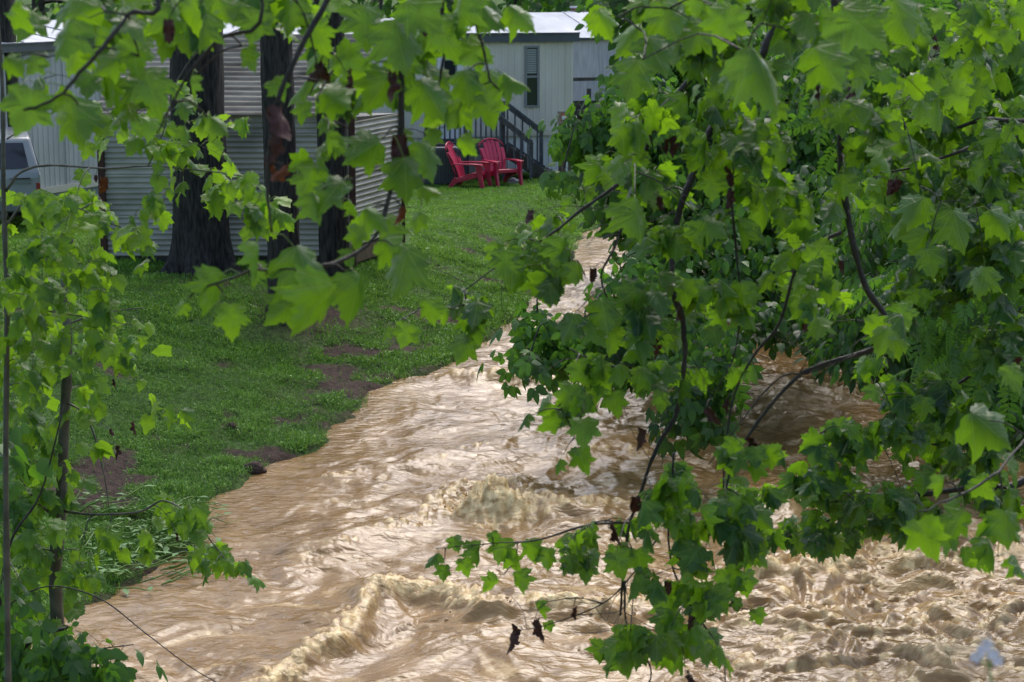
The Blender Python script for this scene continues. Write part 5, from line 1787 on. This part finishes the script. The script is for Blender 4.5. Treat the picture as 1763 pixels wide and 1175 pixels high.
# ------------------------------------------------------------ trees standing on the right bank, farther back
def bank_tree(name, label, bx_px, Y, top_px, clumps, kind, size, seed, trunk_r=.12, leafm=None, lean=0, limbs=9, nl=(10, 16), group=None, lf=.55, z0=None, spread=1.6, pet=1.0):
    b = at(bx_px, 600, Y)
    b[2] = gz(b[0], b[1]) if z0 is None else z0
    t = Tree(name, label, 'tree', tuple(b), leafm or M_FAR, M_BARK, seed, group)
    top = at(top_px[0], top_px[1], Y)
    t.branch([b + np.array([0, 0, -.3]), b * .66 + top * .34 + np.array([lean, 0, 0]), b * .3 + top * .7 + np.array([lean, 0, 0]), top], trunk_r, trunk_r * .25, 10, True, wob=.03)
    for i, c in enumerate(clumps):
        cx, cy, rx, ry, Yc, dY, n, ti = c
        m_ = at(cx, cy, Yc)
        a, ra = t.near(m_ + np.array([0, 0, -.4]), .2)
        t.branch([a, a * .5 + m_ * .5 + np.array([0, 0, .35]), m_], min(ra * .6, trunk_r * .4), .012, 6, wob=.06)
        t.cluster(cx, cy, rx, ry, Yc, dY, n, size, nl, kind, ti, r0=.006, k=3, peti=False, spread=spread, tail=.85, pet=pet, droop=(.1, 1.2), face=.45)
    return t.build()


bank_tree('box_elder_tree', 'box elder on the right bank with drooping compound leaves beside the meter post and lawn', 1210, 27, (1150, 120),
          [(1045, 215, 45, 35, 26, .8, 20, .35), (985, 222, 22, 22, 26, .5, 6, .35), (1110, 190, 55, 60, 26.5, 1, 36, .4), (1040, 275, 25, 15, 26, .5, 3, .3), (1130, 300, 55, 60, 26, 1, 40, .35), (1160, 240, 80, 80, 27, 1, 50, .3),
           (1160, 420, 65, 60, 25.5, 1, 40, .3), (1180, 360, 80, 80, 27, 1, 50, .3), (1130, 90, 40, 60, 28, 1, 22, .4), (1160, 120, 90, 70, 28, 1, 44, .35), (972, 290, 12, 15, 25, .5, 2, .4)], 'box', .25, 71, nl=(6, 10), pet=.35)
bank_tree('box_elder_tree', 'low leaning box elder dipping its dark leaves into mid creek', 1230, 22.5, (1130, 520),
          [(960, 585, 50, 45, 21.5, .4, 12, .35), (925, 535, 20, 20, 21.5, .3, 4, .35), (1010, 600, 60, 50, 21.5, .5, 12, .3), (1090, 560, 70, 60, 22, .6, 36, .3), (1210, 620, 50, 80, 21, .5, 24, .18), (1190, 700, 40, 30, 20.5, .3, 12, .15),
           (1160, 520, 70, 50, 22.5, .6, 30, .3), (1100, 470, 40, 40, 22.5, .6, 10, .35), (910, 620, 20, 20, 21, .2, 3, .4)], 'box', .24, 73, nl=(5, 9), trunk_r=.07, pet=.35)
bank_tree('elm_tree', 'elm on the right bank with small mid-green leaves behind the drooping sycamore branches', 1420, 27, (1360, 200),
          [(1300, 420, 110, 70, 25, 1, 90, .5), (1400, 380, 100, 80, 25.5, 1, 90, .45), (1250, 360, 80, 70, 26, 1, 60, .4), (1240, 480, 80, 60, 24.5, 1, 60, .4), (1380, 500, 110, 60, 24, 1, 80, .3), (1330, 260, 120, 80, 27, 1, 90, .45),
           (1450, 280, 110, 90, 27, 1, 80, .4), (1320, 560, 90, 30, 23, .6, 34, .25), (1250, 250, 80, 90, 28, 1, 60, .4), (1290, 130, 120, 80, 28, 1, 70, .45), (1430, 120, 110, 90, 28, 1, 70, .45)], 'elm', .15, 79, nl=(12, 18))
bank_tree('dark_bank_tree', 'dark thick-trunked tree rooted at the water edge on the right bank', 1632, 22.4, (1610, 250),
          [(1500, 540, 90, 60, 21.5, 1, 80, .2), (1600, 520, 100, 60, 21.5, 1, 80, .25), (1700, 520, 90, 80, 21.5, 1, 80, .25), (1520, 610, 70, 30, 21, .7, 44, .15), (1600, 600, 90, 40, 21, .5, 50, .2), (1720, 640, 60, 60, 21, .6, 50, .3),
           (1500, 430, 90, 60, 23, 1, 70, .2), (1620, 400, 110, 80, 23, 1, 80, .25), (1740, 400, 60, 100, 23, 1, 60, .25), (1450, 600, 40, 20, 21, .4, 12, .15), (1740, 720, 50, 50, 20.5, .5, 36, .35), (1670, 660, 40, 40, 21, .4, 16, .4)],
          'lance', .16, 83, trunk_r=.22, nl=(12, 18), leafm=M_DARKL)
bank_tree('locust_tree', 'locust tree with bright feathery compound leaves in the upper right corner', 1900, 17.5, (1800, -60),
          [(1600, 60, 90, 60, 17, .8, 50, .65), (1700, 120, 90, 80, 17, .8, 60, .6), (1530, 130, 80, 60, 17.5, .8, 36, .55), (1640, 250, 100, 60, 17.5, .8, 50, .5), (1740, 300, 50, 80, 17.5, .8, 36, .45), (1740, 20, 60, 60, 17, .8, 30, .6),
           (1560, 20, 80, 40, 17, .8, 30, .6), (1690, 560, 60, 70, 17, .8, 26, .5), (1640, 480, 50, 50, 17.5, .6, 14, .4)], 'locust', .34, 89, nl=(3, 5), trunk_r=.14, leafm=M_FAR)
# a deeper rank of trees closing the view on the right bank
for i, (px, Y, cy) in enumerate([(1180, 36, 230), (1330, 34, 260), (1480, 33, 280), (1640, 31, 300), (1790, 29, 320), (1960, 27, 300)]):
    lab = ['dense tree farthest upstream on the right bank, nearest the lawn', 'dense tree upstream on the right bank behind the elm', 'dense tree on the right bank behind the dark trunk, left of it',
           'dense tree directly behind the dark thick trunk on the right bank', 'dense tree at the right edge behind the dark trunk', 'dense tree just beyond the right edge of the view'][i]
    bank_tree('dense_tree', lab, px, Y, (px - 10, -100),
              [(px - 40, cy, 110, 120, Y - 1, 1, 90, .3), (px + 50, cy - 120, 110, 110, Y - .5, 1, 80, .35), (px - 50, cy - 220, 110, 100, Y, 1, 70, .4), (px + 40, cy + 130, 100, 70, Y - 1, 1, 70, .2), (px - 60, cy + 120, 90, 60, Y - 1, 1, 50, .2)],
              'elm', .24, 100 + i, trunk_r=.2, nl=(14, 20), group='dense trees closing off the right bank')

# ------------------------------------------------------------ woods beyond the houses
for i in range(8):
    px = [60, 260, 470, 700, 880, 1030, 1210, 1420][i]
    Y = 76 + (i * 7) % 12
    lab = ['woodland tree beyond the left end of the left roof', 'woodland tree behind the roof of the left home', 'woodland tree beyond the roofs, above the shed', 'woodland tree beyond the cream home, left of its door',
           'dark woodland tree beyond the roof, left of the brick chimneys', 'dark woodland tree right behind the brick chimneys', 'woodland tree beyond the grey home', 'woodland tree beyond the right end of the grey home'][i]
    b = at(px, 0, Y)
    gzb = gz(b[0], b[1])
    t = Tree('woodland_tree', lab, 'tree', (b[0], b[1], gzb), M_FAR, M_BARK, 200 + i, 'woodland trees beyond the houses')
    top = np.array([b[0], b[1], gzb + 11.5])
    t.branch([(b[0], b[1], gzb - .3), (b[0] + .2, b[1], gzb + 6), tuple(top)], .3, .08, 8, True)
    rr = np.random.default_rng(300 + i)
    for k in range(150):
        a = rr.random() * 6.28; h_ = rr.random(); q = 3.9 * math.sqrt(rr.random()) * math.sin(min(1, h_ * 1.3 + .35) * 2.6)
        t.shoot(np.array([b[0] + q * math.cos(a), b[1] + q * math.sin(a), gzb + 1.2 + 11.5 * h_]), 16, .42, 'elm', .35 + .3 * h_, r0=.03, k=3, spread=1.8, pet=1.2, tail=.6, peti=False, droop=(.1, 1.2))
    t.build()

# ------------------------------------------------------------ small wildflower close to the lens
fl_ = empty('wildflower', tuple(at(1700, 1500, 2.6)), 0, 'white and lilac wildflower head, blurred, close in the bottom right corner', 'flower')
f0 = np.array(fl_.location)
sm = MB()
sm.tube([tuple(at(1700, 1500, 2.6) - f0), tuple(at(1712, 1250, 2.6) - f0), tuple(at(1703, 1140, 2.6) - f0)], [.0022, .002, .0016], 6)
for (a, b_) in [(1680, 1130), (1716, 1132), (1698, 1108)]: sm.tube([tuple(at(1703, 1150, 2.6) - f0), tuple(at(a, b_, 2.6) - f0)], [.0014, .001], 5)
sm.build('stem', M_PETI, fl_, smooth=True)
M_PET = mat('pale_lilac_petal', (.80, .76, .88), .5, .3, (.88, .87, .92), 60)
for (a, b_) in [(1680, 1130), (1690, 1118), (1699, 1108), (1717, 1136), (1708, 1124)]:
    c = at(a, b_, 2.6) - f0
    hm = MB()
    for k in range(5):
        an_ = k * 2 * math.pi / 5 + a
        d = np.array([math.cos(an_), -.35, math.sin(an_)]); s_ = np.array([-math.sin(an_), 0, math.cos(an_)])
        l = .0095
        P_ = [c, c + d * l * .5 + s_ * l * .34, c + d * l * .95 + s_ * l * .2, c + d * l * .95 - s_ * l * .2, c + d * l * .5 - s_ * l * .34]
        P2 = [p + np.array([0, .0008, 0]) for p in P_]
        hm.add([tuple(p) for p in P_ + P2], [(0, 1, 2, 3, 4), (9, 8, 7, 6, 5)] + [(i, i + 5, (i + 1) % 5 + 5, (i + 1) % 5) for i in range(5)])
    hm.build('blossom', M_PET, fl_)
print('objects', len(bpy.data.objects))
